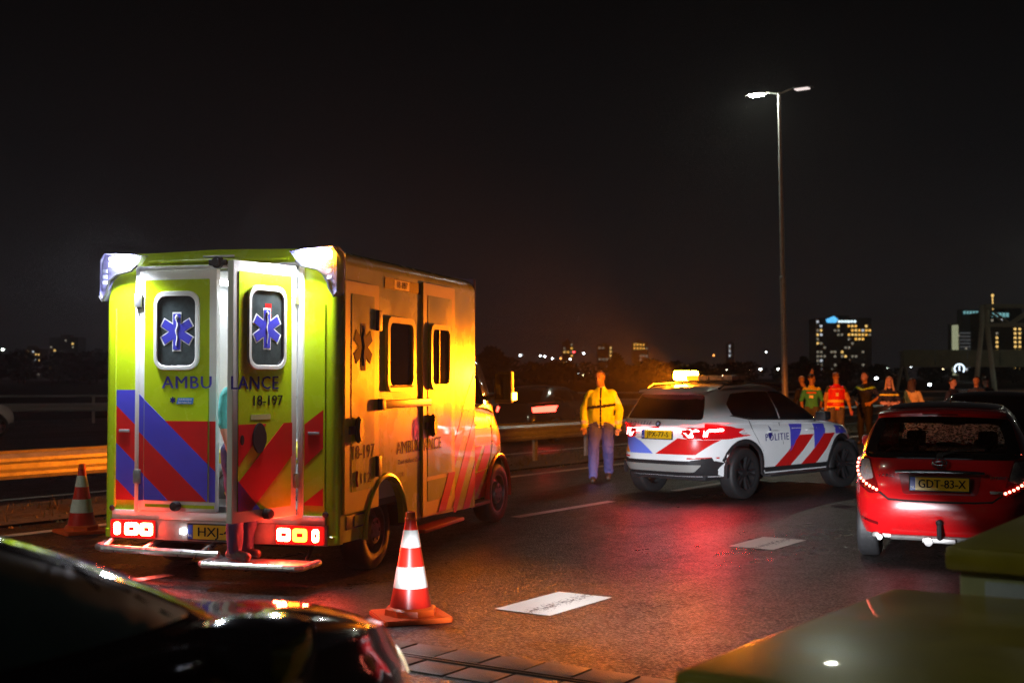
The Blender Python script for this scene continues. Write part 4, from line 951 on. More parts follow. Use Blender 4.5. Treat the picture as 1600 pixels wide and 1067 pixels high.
# tail lamps
LENS = mat('hatch_tail_lens', (.16, .004, .006), .10, coat=.8); CLR = mat('hatch_clear_lens', (.42, .38, .38), .10, coat=.6, noise=.4, nscale=25)
DOT = emis('led_dot_lit', (1, .16, .10), 20)
bm = B(); lathe(bm, [(.0125, -.006), (.0125, .003), (.008, .006), (.001, .0065)], 10); dotme = mesh_of('led_dot', bm, DOT)
for s in (-1, 1):
    t_ = decal('tail_light', rpoly([(s * u, v) for u, v in ((.80, .985), (.64, .985), (.585, .80), (.54, .665), (.64, .655), (.79, .74), (.83, .86))], .02), REAR(), bvh_, LENS, hat, off=.012)
    decal('clear_lens', rpoly([(s * u, v) for u, v in ((.725, .970), (.645, .970), (.60, .80), (.70, .765), (.735, .83))], .015), REAR(), bvh_, CLR, t_, off=.017)
    for u, v in ((.775, .955), (.783, .918), (.783, .881), (.775, .845), (.757, .812), (.731, .783), (.700, .759), (.668, .738), (.634, .719), (.600, .702), (.568, .688)):
        h = bvh_.ray_cast(Vector((-2, -s * u, v)), Vector((1, 0, 0)))
        if h[0]:
            n_ = h[1] if h[1].x < 0 else -h[1]; o = link('led_dot', dotme, t_); o.matrix_local = Matrix.Translation(h[0] + n_ * .016) @ n_.to_track_quat('Z', 'Y').to_matrix().to_4x4()
    decal('reflector', rpoly([(s * u, v) for u, v in ((.56, .36), (.74, .40), (.74, .43), (.56, .39))], .01), REAR(), bvh_, LENS, hat, off=.004)
# tailgate: recess, chrome bar, plate, badge, writing, gap line
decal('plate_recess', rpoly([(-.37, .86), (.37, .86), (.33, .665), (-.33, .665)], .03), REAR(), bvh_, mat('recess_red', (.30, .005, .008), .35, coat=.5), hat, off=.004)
bm = B(); tube(bm, [(.045, .395, .868), (.028, .30, .876), (.022, 0, .882), (.028, -.30, .876), (.045, -.395, .868)], .017, 10); obj('chrome_strip', bm, CHROME, hat)
plate(hat, frame((.022, -.0, .765), (0, -1, 0), (.03, 0, 1)), 'GDT-83-X', .52, .118, txt_w=.42)
bm = B(); MB_ = frame((.060, 0, .955), (0, -1, 0), (.12, 0, 1)) @ Matrix.Scale(1.45, 4, Vector((1, 0, 0)))
tor = lambda rx, ry, r: [((rx) * math.cos(R(a)), ry * math.sin(R(a)), .008) for a in range(0, 361, 20)]
for rx, ry in ((.047, .046), (.019, .043), (.040, .016)):
    tube(bm, [MB_ @ Vector(p) for p in tor(rx, ry, 0)], .006, 6, False)
obj('maker_badge', bm, CHROME, hat)
for s_, u, v, sz, tx in ((1, -.49, .83, .042, 'YARIS'), (1, .52, .83, .042, 'HYBRID'), (1, .50, .70, .04, '1.5')):
    if tx == '1.5':
        bm = B(); bx(bm, (.012, -.56, .690), (.03, -.44, .715), .003); obj('small_badge', bm, ALU, hat)
    else: text_obj('lettering', tx, sz, frame((0, -u, v), (0, -1, 0), (0, 0, 1)), CHROME, hat, .012, width=.15, bvh=bvh_, D=Vector((1, 0, 0)), off=.006)
gap = [(-.60, .70), (-.52, .655), (-.46, .612), (-.30, .602), (0, .598), (.30, .602), (.46, .612), (.52, .655), (.60, .70)]
bm = B(); pp = []
for u, v in gap:
    h = bvh_.ray_cast(Vector((-2, -u, v)), Vector((1, 0, 0))); pp.append(h[0] + Vector((.004, 0, 0)))
tube(bm, pp, .012, 6); obj('tailgate_gap', bm, RUBBER, hat)
bm = B(); pw = [(-.20, .03, 1.075)] ; tube(bm, [(.10, .0, 1.03), (.085, -.16, 1.075), (.10, -.40, 1.095)], [.016, .010, .006], 6); lathe(bm, [(.03, 0), (.03, .03), (.001, .034)], 12, frame((.11, 0, 1.025), (0, -1, 0), (0, 0, 1))); obj('rear_wiper', bm, PLAST, hat)
# tow bar
bm = B(); tube(bm, [(.30, 0, .26), (.06, 0, .255), (-.035, 0, .27), (-.055, 0, .31), (-.055, 0, .40)], .022, 8); lathe(bm, [(.001, -.032), (.026, -.02), (.033, 0), (.026, .02), (.001, .032)], 14, Matrix.Translation((-.055, 0, .415))); obj('tow_hook', bm, PLAST, hat)
bm = B(); bx(bm, (.02, -.14, .215), (.06, .16, .262), .01); tube(bm, [(.1, -.45, .25), (.1, .45, .25)], .025, 8); lathe(bm, [(.04, -.02), (.04, .03), (.001, .035)], 12, frame((.02, .10, .23), (0, -1, 0), (0, 0, 1))); obj('tow_bar', bm, mat('dull_steel', (.28, .27, .26), .4, metal=.8, noise=.3), hat)
bm = B(); tube(bm, [(.6, .52, .25), (.25, .55, .25), (.08, .55, .245)], .028, 10); bx(bm, (.16, .36, .22), (.50, .64, .29), .05); obj('exhaust', bm, mat('exhaust_steel', (.2, .19, .18), .4, metal=.9, noise=.4), hat)
# interior seen through the glass
INT = mat('car_interior_black', (.02, .02, .022), .7)
bm = B(); bx(bm, (.25, -.62, .50), (.95, .62, .96), .05); bx(bm, (.90, -.60, .55), (1.10, .60, 1.02), .05); obj('rear_seat', bm, INT, hat)
for y in (-.36, 0, .36):
    bm = B(); bx(bm, (.93, y - .10, 1.07), (1.02, y + .10, 1.14 if y else 1.11), .03); obj('headrest', bm, INT, hat)
for y in (-.36, .36):
    bm = B(); bx(bm, (1.72, y - .22, .55), (1.90, y + .22, .97), .06); bx(bm, (1.74, y - .10, 1.04), (1.84, y + .10, 1.19), .04); tube(bm, [(1.79, y, .95), (1.79, y, 1.08)], .03); obj('front_seat', bm, INT, hat)
bm = B(); bx(bm, (2.35, -.70, .70), (2.95, .70, .955), .06); obj('dashboard', bm, INT, hat)
bm = B(); bx(bm, (2.18, -.11, 1.24), (2.21, .11, 1.30), .012); tube(bm, [(2.2, 0, 1.3), (2.15, 0, 1.40)], .008); obj('inner_mirror', bm, INT, hat)
for s in (-1, 1):
    bm = B(); bx(bm, (2.38, s * .93 - .09, .98), (2.54, s * .93 + .08, 1.11), .045); tube(bm, [(2.5, s * .78, .98), (2.48, s * .9, 1.02)], .02); obj('mirror', bm, CARRED, hat)
underbody(hat, 3.95, .848, .27, HA)
add_wheels(hat, [(.62, -.70, 0), (.62, .70, 0), (3.13, -.715, 0), (3.13, .715, 0)], .305, .20, 'alloy', RIM)
# ------------------------------------------------------------------ traffic cones
def cone(loc, rz, label):
    c = empty('traffic_cone', loc, rz); tag(c, label, 'traffic cone', 'traffic cones round the ambulance')
    RED = mat('cone_red', (.66, .020, .010), .35, noise=.12, nscale=9, coat=.2); WH = mat('cone_white', (.74, .73, .68), .4, noise=.16, nscale=14); OR = mat('cone_base_orange', (.85, .10, .01), .45, noise=.15, nscale=9)
    bm = B(); prism(bm, rpoly([(-.25, -.25), (.25, -.25), (.25, .25), (-.25, .25)], .05), 0, .035, 'z', .008); obj('base', bm, OR, c)
    bm = B(); lathe(bm, [(.19, .034), (.185, .075), (.165, .088), (.15, .09)], 8, None, 0, False); obj('base_ring', bm, OR, c)
    def rad(z): return .148 - (z - .085) * (.148 - .034) / .63
    zs = [(.085, .225, RED), (.225, .37, WH), (.37, .505, RED), (.505, .625, WH), (.625, .70, RED)]
    for a, b, m in zs:
        k = .0015 if m is WH else 0
        bm = B(); lathe(bm, [(rad(a) + k, a), (rad((a + b) / 2) + k, (a + b) / 2), (rad(b) + k, b)], 32, None, 0, False); obj('band', bm, m, c)
    bm = B(); lathe(bm, [(.042, .695), (.044, .705), (.038, .712), (.034, .75), (.028, .752), (.026, .72)], 24, None, 0, False); obj('tip', bm, OR, c)
    return c
cone((-.717, 8.90, .001), R(20), 'red and white traffic cone standing in front beside the ambulance rear wheel')
cone((-4.73, 13.80, .001), R(38), 'red and white traffic cone standing behind at the far left of the ambulance')

# ------------------------------------------------------------------ street lamps of the median, one in view, the rest added for light
def street_lamp(t, label, lean=0.0, es=650., twin=False):
    b = RW(t, -13.75); L_ = empty('street_lamp', b, ROADZ)
    bm = B(); tube(bm, [(0, 0, 0), (0, 0, 4.6), (0, 0, 4.62), (0, 0, 10.0)], [.095, .085, .070, .045], 14); bx(bm, (-.07, -.105, .5), (.07, -.08, 1.0), .01); obj('mast', bm, GALV, L_)
    bm = B(); lathe(bm, [(.09, 4.55), (.095, 4.60), (.08, 4.66)], 14, None, 0, False); obj('mast_collar', bm, GALV, L_)
    for s in (-1, 1):
        bm = B(); tube(bm, [(0, 0, 9.95), (0, s * .30, 10.03), (0, s * .42, 10.05)], .028, 8); obj('arm', bm, GALV, L_)
        bm = B(); rg = []
        for y, h, w_ in ((.38, .02, .05), (.45, .05, .12), (.62, .06, .16), (.92, .045, .15), (1.02, .015, .09)):
            rg.append([(-w_, s * y, 10.02), (-w_ * .6, s * y, 10.02 + h), (w_ * .6, s * y, 10.02 + h), (w_, s * y, 10.02)])
        loft(bm, rg); hd_ = obj('lamp_head', bm, mat('lamp_head_grey', (.3, .31, .32), .4, metal=.5), L_)
        bm = B(); bx(bm, (-.12, s * .70 - .20, 9.985), (.12, s * .70 + .20, 10.018), .012); obj('lamp_glass', bm, emis('street_led_%d' % es, (.95, 1.0, .80), es) if (s > 0 or twin) else emis('street_led_dim', (1, .85, .8), 1.0), hd_)
    tag(L_, label, 'street lamp', 'street lamps in the median'); return L_
SL1 = street_lamp(34.6, 'tall galvanised street lamp with twin lit heads behind the police car')
SL1.rotation_euler = (R(-.3), R(-1.3), ROADZ)
SL2 = street_lamp(-7.4, 'unseen street lamp added left behind the camera to light the scene', 0, 1300., True)  # unseen lamp, added to fill the left side and foreground
for t_, l_ in ((76.6, 'first unseen street lamp added for light past the right edge'), (118.6, 'second unseen street lamp added for light past the right edge'), (160.6, 'farthest unseen street lamp added for light past the right edge')):
    street_lamp(t_, l_, 0, 600., True)  # unseen lamps, added to light the gantries and far road

# ------------------------------------------------------------------ near black car at the lower left
def generic_car(name, loc, rz, paint, label, P, lit=True, teal=False, tail=8.):
    c = empty(name, loc, rz); tag(c, label, 'car')
    bm = car_shell(P, P.get('N', 150)); bv = BVHTree.FromBMesh(bm); obj('body', bm, paint, c, 40)
    Sg = GLASSD if not teal else mat('teal_side_glass', (.10, .25, .25), .3, noise=.5, nscale=3)
    for poly in P['swin']: both('side_window', rpoly(poly, .035), bv, Sg, c, off=.005)
    decal('rear_window', rpoly(P['rwin'], .05), REAR(), bv, GLASSD, c, off=.005)
    decal('windscreen', rpoly(P['fwin'], .05), FRONT(), bv, GLASSD, c, off=.005)
    for s in (-1, 1):
        t_ = decal('tail_light', rpoly([(s * u, v) for u, v in P['tail']], .02), REAR(), bv, emis('far_tail_lit_%d' % int(tail), (1, .05, .03), tail) if lit else LENS, c, off=.01)
        decal('head_light', rpoly([(s * u, v) for u, v in P['head']], .02), FRONT(), bv, mat('head_lens_clear', (.6, .6, .62), .08), c, off=.006)
        bm = B(); x, y, z = P['mir']; bx(bm, (x - .09, s * y - .10, z - .065), (x + .09, s * y + .09, z + .075), .05); tube(bm, [(x + .03, s * (y - .2), z - .07), (x, s * y, z - .03)], .025); obj('mirror', bm, paint, c)
    underbody(c, P['L'], P['W'], P['sill'], P['arches'])
    add_wheels(c, [(a[0], s * (P['W'] - .11), 0) for a in P['arches'] for s in (-1, 1)], .32, .21, 'alloy', RIM)
    return c, bv
CPm = dict(L=4.35, W=.90, sill=.28, arches=[(.78, .36, .32), (3.42, .36, .32)], nr=4.2, nf=3.0,
           rear=[(.28, .10), (.5, .0), (.75, .03), (1.0, .12)], front=[(.28, 4.25), (.5, 4.35), (.7, 4.30), (.9, 4.12)],
           shoulder=[(0, .98), (.4, 1.03), (1.5, 1.02), (2.9, 1.00), (3.6, .93), (4.1, .83), (4.35, .70)], plan=[(0, .93), (.5, .99), (2, 1.0), (3.4, .99), (3.9, .95), (4.35, .80)],
           green=[(0, .16, 3.18, .83), (.35, .30, 2.85, .785), (.7, .48, 2.45, .70), (1, .65, 2.05, .60)], roof=[(.4, 1.40), (1.2, 1.45), (2.1, 1.42)], gnr=5, gnf=4, rcrown=.05, crown=.045,
           swin=[[(.75, 1.12), (.98, 1.36), (1.62, 1.385), (1.68, 1.085), (.85, 1.09)], [(1.72, 1.385), (2.0, 1.375), (2.45, 1.22), (2.80, 1.06), (1.77, 1.08)]],
           rwin=[(-.66, 1.06), (.66, 1.06), (.55, 1.36), (-.55, 1.36)], fwin=[(-.75, 1.045), (.75, 1.045), (.57, 1.385), (-.57, 1.385)],
           tail=[(.50, .93), (.84, .98), (.85, .82), (.55, .80)], head=[(.42, .68), (.80, .76), (.80, .64), (.46, .58)], mir=(2.68, 1.0, 1.04))
CPn = dict(CPm); CPn['N'] = 220; CPn.update(shoulder=[(0, 1.02), (.4, 1.07), (1.5, 1.07), (2.8, 1.06), (3.2, 1.0), (3.6, .945), (4.1, .85), (4.35, .72)], roof=[(.4, 1.46), (1.2, 1.50), (2.1, 1.46)])
CPn['swin'] = [[(u, v + .055) for u, v in w_] for w_ in CPm['swin']]; CPn['rwin'] = [(u, v + .05) for u, v in CPm['rwin']]; CPn['fwin'] = [(u, v + .05) for u, v in CPm['fwin']]; CPn['mir'] = (2.68, 1.0, 1.08)
fg, bvf = generic_car('black_car', (-2.62, .77, 0), R(64), CARBLK, 'black car cut off at the lower left corner with wet bonnet', CPn, False, True)
for s in (-1, 1):
    ld = bpy.data.lights.new('headlight_beam', 'SPOT'); ld.energy = 5800 if s < 0 else 3200; ld.color = (.90, .93, 1); ld.spot_size = R(15); ld.spot_blend = .5; ld.shadow_soft_size = .06
    lo_ = bpy.data.objects.new('headlight_beam', ld); COL.objects.link(lo_); lo_.parent = fg; lo_.location = (4.42, s * .60, .68); lo_.rotation_euler = (R(85.3), 0, R(-90 + (9.0 if s < 0 else 5.0))); lo_.scale = (2.25, 1, 1)
    decal('head_lamp', rpoly([(3.92, .80), (4.14, .79), (4.22, .70), (4.0, .72)] if s < 0 else [(-3.92, .80), (-4.0, .72), (-4.22, .70), (-4.14, .79)], .02), SIDE_R() if s < 0 else SIDE_L(), bvf, emis('head_lamp_lit', (1, .80, .50), 1.2), fg, off=.006)
fg.scale = (1, 1, 1.025)
# other cars
generic_car('dark_car', (.01, 32.4, 0), R(56), CARGRY, 'dark car with glowing red tail lights passing beyond the median guardrail', CPm, True, tail=10)
generic_car('dark_car', (6.6, 17.6, 0), R(60), CARBLK, 'black car directly in front of the red hatchback, only its roof showing', CPm, False)
generic_car('dark_car', (26.6, 74, 0), R(62), CARGRY, 'distant dark car with two small red tail lights past the standing people', CPm, True, tail=12)
generic_car('dark_car', (13.5, 29.0, 0), R(58), CARBLK, 'dark car at the right edge behind the red hatchback roof', CPm, True, tail=3)
generic_car('white_car', (-17.2, 33.2, 0), R(56), PWHITE, 'pale car just entering at the left edge on the opposite road', CPm, True, tail=3)

# ------------------------------------------------------------------ olive boxes at the lower right
OLIVE = mat('wet_olive_paint', (.23, .185, .005), .32, coat=.15, noise=.3, nscale=3, rvar=.05, drops=.12, bscale=70)
OLIVE2 = mat('pale_olive_paint', (.36, .38, .20), .3, coat=.4, noise=.25, nscale=4)
b1 = empty('barrier_box', RW(2.70, -1.36), ROADZ); b1.matrix_world = Matrix.Translation(RW(2.70, -1.36)) @ Matrix.Rotation(R(-1.5), 4, 'X') @ Matrix.Rotation(ROADZ, 4, 'Z'); tag(b1, 'wet olive metal barrier box filling the lower right corner', 'barrier', 'olive barrier boxes')
bm = B(); bx(bm, (0, -1.9, .90), (1.70, 0, 1.0), .03); obj('lid', bm, OLIVE, b1)
bm = B(); bx(bm, (.05, -1.85, .06), (1.65, -.05, .90), .02); obj('casing', bm, OLIVE, b1)
bm = B(); bx(bm, (-.018, -1.85, .88), (.0, -.04, .975), .008); obj('end_strip', bm, OLIVE2, b1)
bm = B(); bx(bm, (.08, -1.82, 0), (1.6, -.08, .06)); obj('plinth', bm, PLAST, b1)
b2 = empty('barrier_box', RW(4.46, -1.20), ROADZ); tag(b2, 'second olive barrier box, taller, standing behind the first near the red car', 'barrier', 'olive barrier boxes')
bm = B(); bx(bm, (0, -1.9, 1.03), (1.9, 0, 1.115), .025); obj('lid', bm, OLIVE, b2)
bm = B(); bx(bm, (.04, -1.85, .06), (1.85, -.04, 1.03), .02); obj('casing', bm, OLIVE2, b2)
bm = B(); bx(bm, (.028, -.42, .62), (.045, -.13, 1.0), .006); obj('end_plate', bm, mat('pale_blue_plate', (.42, .47, .52), .35, noise=.2), b2)
bm = B(); bx(bm, (.026, -.92, .62), (.045, -.47, 1.0), .006); obj('end_plate', bm, mat('tan_plate', (.22, .21, .15), .4, noise=.2), b2)
bm = B(); bx(bm, (.07, -1.82, 0), (1.8, -.07, .06)); obj('plinth', bm, PLAST, b2)
# ------------------------------------------------------------------ people
from mathutils import noise as mnoise
def capsule(bm, p0, p1, r0, r1, n=12, fl=(1, 1)):
    p0, p1 = Vector(p0), Vector(p1); d = p1 - p0; l = max(d.length, 1e-4); d = d / l
    a = d.cross(Vector((0, 1, 0)) if abs(d.y) < .9 else Vector((1, 0, 0))).normalized(); b = d.cross(a)
    rg = []
    for p, r, th in [(p0, r0, t) for t in (-80, -50, -20)] + [(p0, r0, 0), (p1, r1, 0)] + [(p1, r1, t) for t in (20, 50, 80)]:
        c, s = math.cos(R(th)), math.sin(R(th))
        rg.append([p + d * r * s + (a * math.cos(2 * math.pi * k / n) * fl[0] + b * math.sin(2 * math.pi * k / n) * fl[1]) * r * c for k in range(n)])
    loft(bm, rg)
def ellip(bm, c, r, M=None, n=14):
    rg = []; M = M or Matrix()
    for th in range(-80, 81, 20):
        rg.append([Vector(c) + M @ Vector((r[0] * math.cos(R(th)) * math.cos(2 * math.pi * k / n), r[1] * math.cos(R(th)) * math.sin(2 * math.pi * k / n), r[2] * math.sin(R(th)))) for k in range(n)])
    loft(bm, rg)
SKIN = mat('skin', (.42, .23, .15), .5, noise=.08, nscale=20)
def hand_prims(pr, wr, d, palm_n, side, curl, s):
    """palm and five fingers; d = direction of the hand, palm_n = palm normal"""
    wr, d, palm_n = Vector(wr), Vector(d).normalized(), Vector(palm_n).normalized(); lat = d.cross(palm_n).normalized() * side
    c = wr + d * .05 * s
    for k in (-.026, -.009, .009, .026): pr.append(('hand', wr + d * .015 * s + lat * k * .7 * s, wr + d * .085 * s + lat * k * s, .014 * s, .013 * s))
    for k, ln in ((-.030, .060), (-.010, .074), (.010, .078), (.030, .068)):
        p = wr + d * .088 * s + lat * k * s; q = p + (d * math.cos(curl * .5) + palm_n * math.sin(curl * .5)) * ln * .55 * s; r_ = q + (d * math.cos(curl * 1.4) + palm_n * math.sin(curl * 1.4)) * ln * .5 * s
        pr.append(('hand', p, q, .0095 * s, .009 * s)); pr.append(('hand', q, r_, .009 * s, .0075 * s))
    p = wr + d * .03 * s + lat * .030 * s; q = p + (d * .7 + lat * .6 + palm_n * .25).normalized() * .042 * s; r_ = q + (d * .95 + lat * .1 + palm_n * .35).normalized() * .036 * s
    pr.append(('hand', p, q, .012 * s, .011 * s)); pr.append(('hand', q, r_, .011 * s, .009 * s))
def person(label, loc, rz, H=1.8, J=None, mats=None, paint=None, hair='short', hair_mat=None, vox=.013, build=1.0, female=False, head_yaw=0, sleeve='long', jacket=0.0, shoe=True, lower=True, cat='person', curl=.5):
    """faces -y when rz = 0; the person's right is -x"""
    s = H / 1.8; j = dict(pel=(0, 0, .97), waist=(0, 0, 1.10), chest=(0, .0, 1.30), neck=(0, .015, 1.49), head=(0, -.012, 1.665),
        rsh=(-.178, .01, 1.405), lsh=(.178, .01, 1.405), rel=(-.235, .04, 1.14), lel=(.235, .04, 1.14), rwr=(-.245, -.05, .89), lwr=(.245, -.05, .89),
        rhip=(-.095, 0, .93), lhip=(.095, 0, .93), rkn=(-.105, -.02, .50), lkn=(.105, -.02, .50), ran=(-.115, .02, .085), lan=(.115, .02, .085), rhd=None, lhd=None, rpn=(0, -1, 0), lpn=(0, -1, 0), rtoe=(0, -.16, 0), ltoe=(0, -.16, 0))
    if female:
        for k in ('rsh', 'lsh'): j[k] = (j[k][0] * .88, j[k][1], j[k][2])
    j.update(J or {})
    j = {k: (Vector(v) * s if v is not None else None) for k, v in j.items()}
    b = build * s; pr = []; bm = B()
    jk = jacket
    def add(reg, p0, p1, r0, r1, fl=(1, 1)): pr.append((reg, p0, p1, r0 * b, r1 * b)); capsule(bm, p0, p1, r0 * b, r1 * b, 12, fl)
    # torso as elliptical loft
    rings = [(j['pel'] - Vector((0, 0, .07 * s)), .150 + jk * .6, .105 + jk), (j['pel'] + Vector((0, 0, .03 * s)), .165 + jk * .6, .118 + jk), (j['waist'] + Vector((0, 0, .02)), .148 + jk, .108 + jk), (j['chest'] - Vector((0, 0, .06 * s)), .165 + jk, .118 + jk), (j['chest'] + Vector((0, 0, .05 * s)), .182 + jk * .8, .122 + jk), (j['neck'] - Vector((0, 0, .075 * s)), .165 + jk * .5, .100 + jk * .6), (j['neck'] - Vector((0, 0, .02 * s)), .095, .075), (j['neck'] + Vector((0, 0, .02 * s)), .062, .062)]
    if female: rings = [(c, rx * .92, ry * (1.06 if 2 < i < 5 else .95)) for i, (c, rx, ry) in enumerate(rings)]
    loft(bm, [[c + Vector((rx * b * math.cos(2 * math.pi * k / 20), ry * b * math.sin(2 * math.pi * k / 20), 0)) for k in range(20)] for c, rx, ry in rings])
    for (c, rx, ry), (c2, rx2, ry2) in zip(rings[:-2], rings[1:-1]):
        for o_ in (-.55, 0, .55): pr.append(('torso', c + Vector((rx * o_ * b, 0, 0)), c2 + Vector((rx2 * o_ * b, 0, 0)), rx * b * .62 if o_ == 0 else ry * b * .75, rx2 * b * .62 if o_ == 0 else ry2 * b * .75))
    add('neck', j['neck'], j['head'] - Vector((0, -.02, .05)) * s, .060, .057)
    hc = j['head']; Yw = Matrix.Rotation(R(head_yaw), 3, 'Z')
    def hp(x, y, z): return hc + Yw @ Vector((x, y, z)) * s
    ellip(bm, hp(0, .012, .035), (.082 * s, .102 * s, .096 * s), Yw); ellip(bm, hp(0, -.022, -.030), (.064 * s, .073 * s, .088 * s), Yw)
    pr.append(('head', hp(0, 0, -.06), hp(0, 0, .07), .085 * s, .085 * s))
    capsule(bm, hp(0, -.090, .012), hp(0, -.104, -.022), .008 * s, .013 * s, 8); capsule(bm, hp(-.03, -.082, .034), hp(.03, -.082, .034), .011 * s, .011 * s, 8); capsule(bm, hp(-.018, -.083, -.058), hp(.018, -.083, -.058), .009 * s, .009 * s, 8)
    for e_ in (-1, 1): capsule(bm, hp(e_ * .075, .012, .022), hp(e_ * .072, .008, -.018), .014 * s, .010 * s, 8)
    for a in 'rl':
        sg = -1 if a == 'r' else 1
        add('sleeve', j[a + 'sh'] - Vector((sg * .015, 0, .0)), j[a + 'el'], .066 + jk * .3, .052 + jk * .5); add('fore', j[a + 'el'], j[a + 'wr'], (.047 + jk * .6) if sleeve == 'long' else .044, (.036 + jk * .7) if sleeve == 'long' else .030)
        d = j[a + 'hd'] if j[a + 'hd'] is not None else (j[a + 'wr'] - j[a + 'el'])
        n0 = len(pr); hand_prims(pr, j[a + 'wr'], d, j[a + 'pn'], -sg, curl, s * 1.02)
        for q_ in pr[n0:]: capsule(bm, q_[1], q_[2], q_[3], q_[4], 8)
        if lower:
            add('thigh', j[a + 'hip'], j[a + 'kn'], .106, .080); add('shin', j[a + 'kn'], j[a + 'an'] + Vector((0, 0, .02)), .080, .066)
            t = j[a + 'toe']; f0 = j[a + 'an'] + Vector((0, 0, -.03)) * s
            add('boot', j[a + 'an'] + Vector((0, 0, .08)) * s, f0, .058, .052); add('boot', f0 - t * .25, f0 + t * .75 + Vector((0, 0, -.012)) * s, .048, .043)
    me = bpy.data.meshes.new('tmp'); bm.to_mesh(me); bm.free(); tmp = bpy.data.objects.new('tmp', me); COL.objects.link(tmp)
    md = tmp.modifiers.new('r', 'REMESH'); md.mode = 'VOXEL'; md.voxel_size = vox; ms = tmp.modifiers.new('s', 'SMOOTH'); ms.factor = .5; ms.iterations = 3
    dg = bpy.context.evaluated_depsgraph_get(); m2 = bpy.data.meshes.new_from_object(tmp.evaluated_get(dg)); bpy.data.objects.remove(tmp); bpy.data.meshes.remove(me)
    names = list(mats.keys()); m2.materials.clear()
    for k in names: m2.materials.append(mats[k])
    nv = len(m2.vertices); co = np.empty(nv * 3); m2.vertices.foreach_get('co', co); co = co.reshape(-1, 3)
    def regs(Pn):
        best = np.full(len(Pn), 9.); idx = np.zeros(len(Pn), int)
        for i, (reg, a, b_, r0, r1) in enumerate(pr):
            a_, d = np.array(a), np.array(b_) - np.array(a); t = np.clip(((Pn - a_) @ d) / max(d @ d, 1e-9), 0, 1); ds = np.linalg.norm(Pn - a_ - t[:, None] * d, axis=1) - (r0 + (r1 - r0) * t)
            m_ = ds < best; best[m_] = ds[m_]; idx[m_] = i
        return [pr[i][0] for i in idx]
    vr = regs(co)
    m2.vertices.foreach_get('co', co.reshape(-1)); nr_ = np.empty(nv * 3); m2.vertices.foreach_get('normal', nr_); nr_ = nr_.reshape(-1, 3)
    for i in range(nv):
        if vr[i] in ('torso', 'sleeve', 'fore', 'thigh', 'shin'):
            p = Vector(co[i]); k = mnoise.noise(Vector((p.x * 14 + loc[0], p.y * 14, p.z * 9))) * .010 + mnoise.noise(Vector((p.x * 30, p.y * 30 + loc[1], p.z * 22))) * .005
            if vr[i] == 'fore' and sleeve != 'long': k = 0
            co[i] += nr_[i] * k
    m2.vertices.foreach_set('co', co.reshape(-1))
    np_ = len(m2.polygons); cen = np.empty(np_ * 3); m2.polygons.foreach_get('center', cen); cen = cen.reshape(-1, 3); fr = regs(cen); mi = []
    for i in range(np_):
        reg = fr[i]; p = cen[i] / s
        k = {'torso': 'top', 'sleeve': 'top', 'fore': 'top' if sleeve == 'long' else 'skin', 'hand': 'glove' if 'glove' in mats else 'skin', 'head': 'skin', 'neck': 'skin', 'thigh': 'legs', 'shin': 'legs', 'boot': 'boot'}[reg]
        if reg == 'torso' and p[2] < j['pel'].z / s - .02 - (jk > 0) * .06: k = 'legs'
        if paint: k = paint(reg, p, k) or k
        mi.append(names.index(k))
    m2.polygons.foreach_set('material_index', mi); m2.polygons.foreach_set('use_smooth', [True] * np_)
    root = link('person', m2, None, loc, rz); tag(root, label, cat)
    if hair:
        hm = hair_mat; bm = B()
        rows = []
        for th in range(-10, 91, 12):
            ring = []
            for k in range(22):
                a = 2 * math.pi * k / 22; c = math.cos(R(th)); x, y = math.cos(a), math.sin(a); lowz = th
                if y < -.35 and th < 42: c *= .90
                z = .035 + .098 * math.sin(R(th)) 
                if th < 40 and y < -.2: z = max(z, .035 + .098 * math.sin(R(40 if hair != 'bald' else 55)))
                q_ = .082 * c; ring.append(hp(q_ * x * (1 + .02 * math.sin(5 * a)), .014 + .104 * c * y, z + .003 * math.sin(7 * a + th)))
            rows.append(ring)
        loft(bm, rows, True, True)
        if hair == 'long':
            for k in range(26):
                a = R(-28 + 236 * k / 25); x, y = math.cos(a), math.sin(a); w_ = random.uniform(.014, .022)
                p0 = hp(.072 * x, .016 + .092 * y, .05); p1 = hp(.090 * x, .03 + .095 * y, -.08); p2 = hp(.105 * x + random.uniform(-.02, .02), .035 + .085 * y, -.20); p3 = hp(.100 * x + random.uniform(-.03, .03), .02 + .08 * y, -.34 - random.uniform(0, .08))
                tube(bm, [p0, p1, p2, p3], [w_ * s, w_ * 1.1 * s, w_ * s, .004], 6)
        obj('hair', bm, hm, root, 70)
    bm = B()
    for e_ in (-1, 1):
        o = B(); ellip(o, hp(e_ * .030, -.0785, .010), (.013 * s, .008 * s, .007 * s), Yw, 8); obj('eye', o, mat('eye_dark', (.03, .02, .02), .2), root, 60)
    bm.free()
    return root, j
CL = lambda n, c, r=.7: mat('cloth_' + n, c, r, noise=.18, nscale=9, bump=.3, bscale=220, spec=.3)
HIVIS = mat('hivis_yellow', (.82, .95, .015), .55, noise=.14, nscale=7, spec=.4); REFL = mat('reflective_tape', (.82, .82, .80), .35, noise=.1); DARK = CL('dark_navy', (.012, .013, .022)); BOOT = mat('boot_leather', (.045, .03, .02), .5, noise=.3)
BRN = mat('hair_dark_brown', (.030, .016, .010), .5); BLD = mat('hair_blonde', (.42, .24, .09), .45, noise=.3, nscale=40); GNG = mat('hair_ginger_grey', (.20, .10, .05), .6)
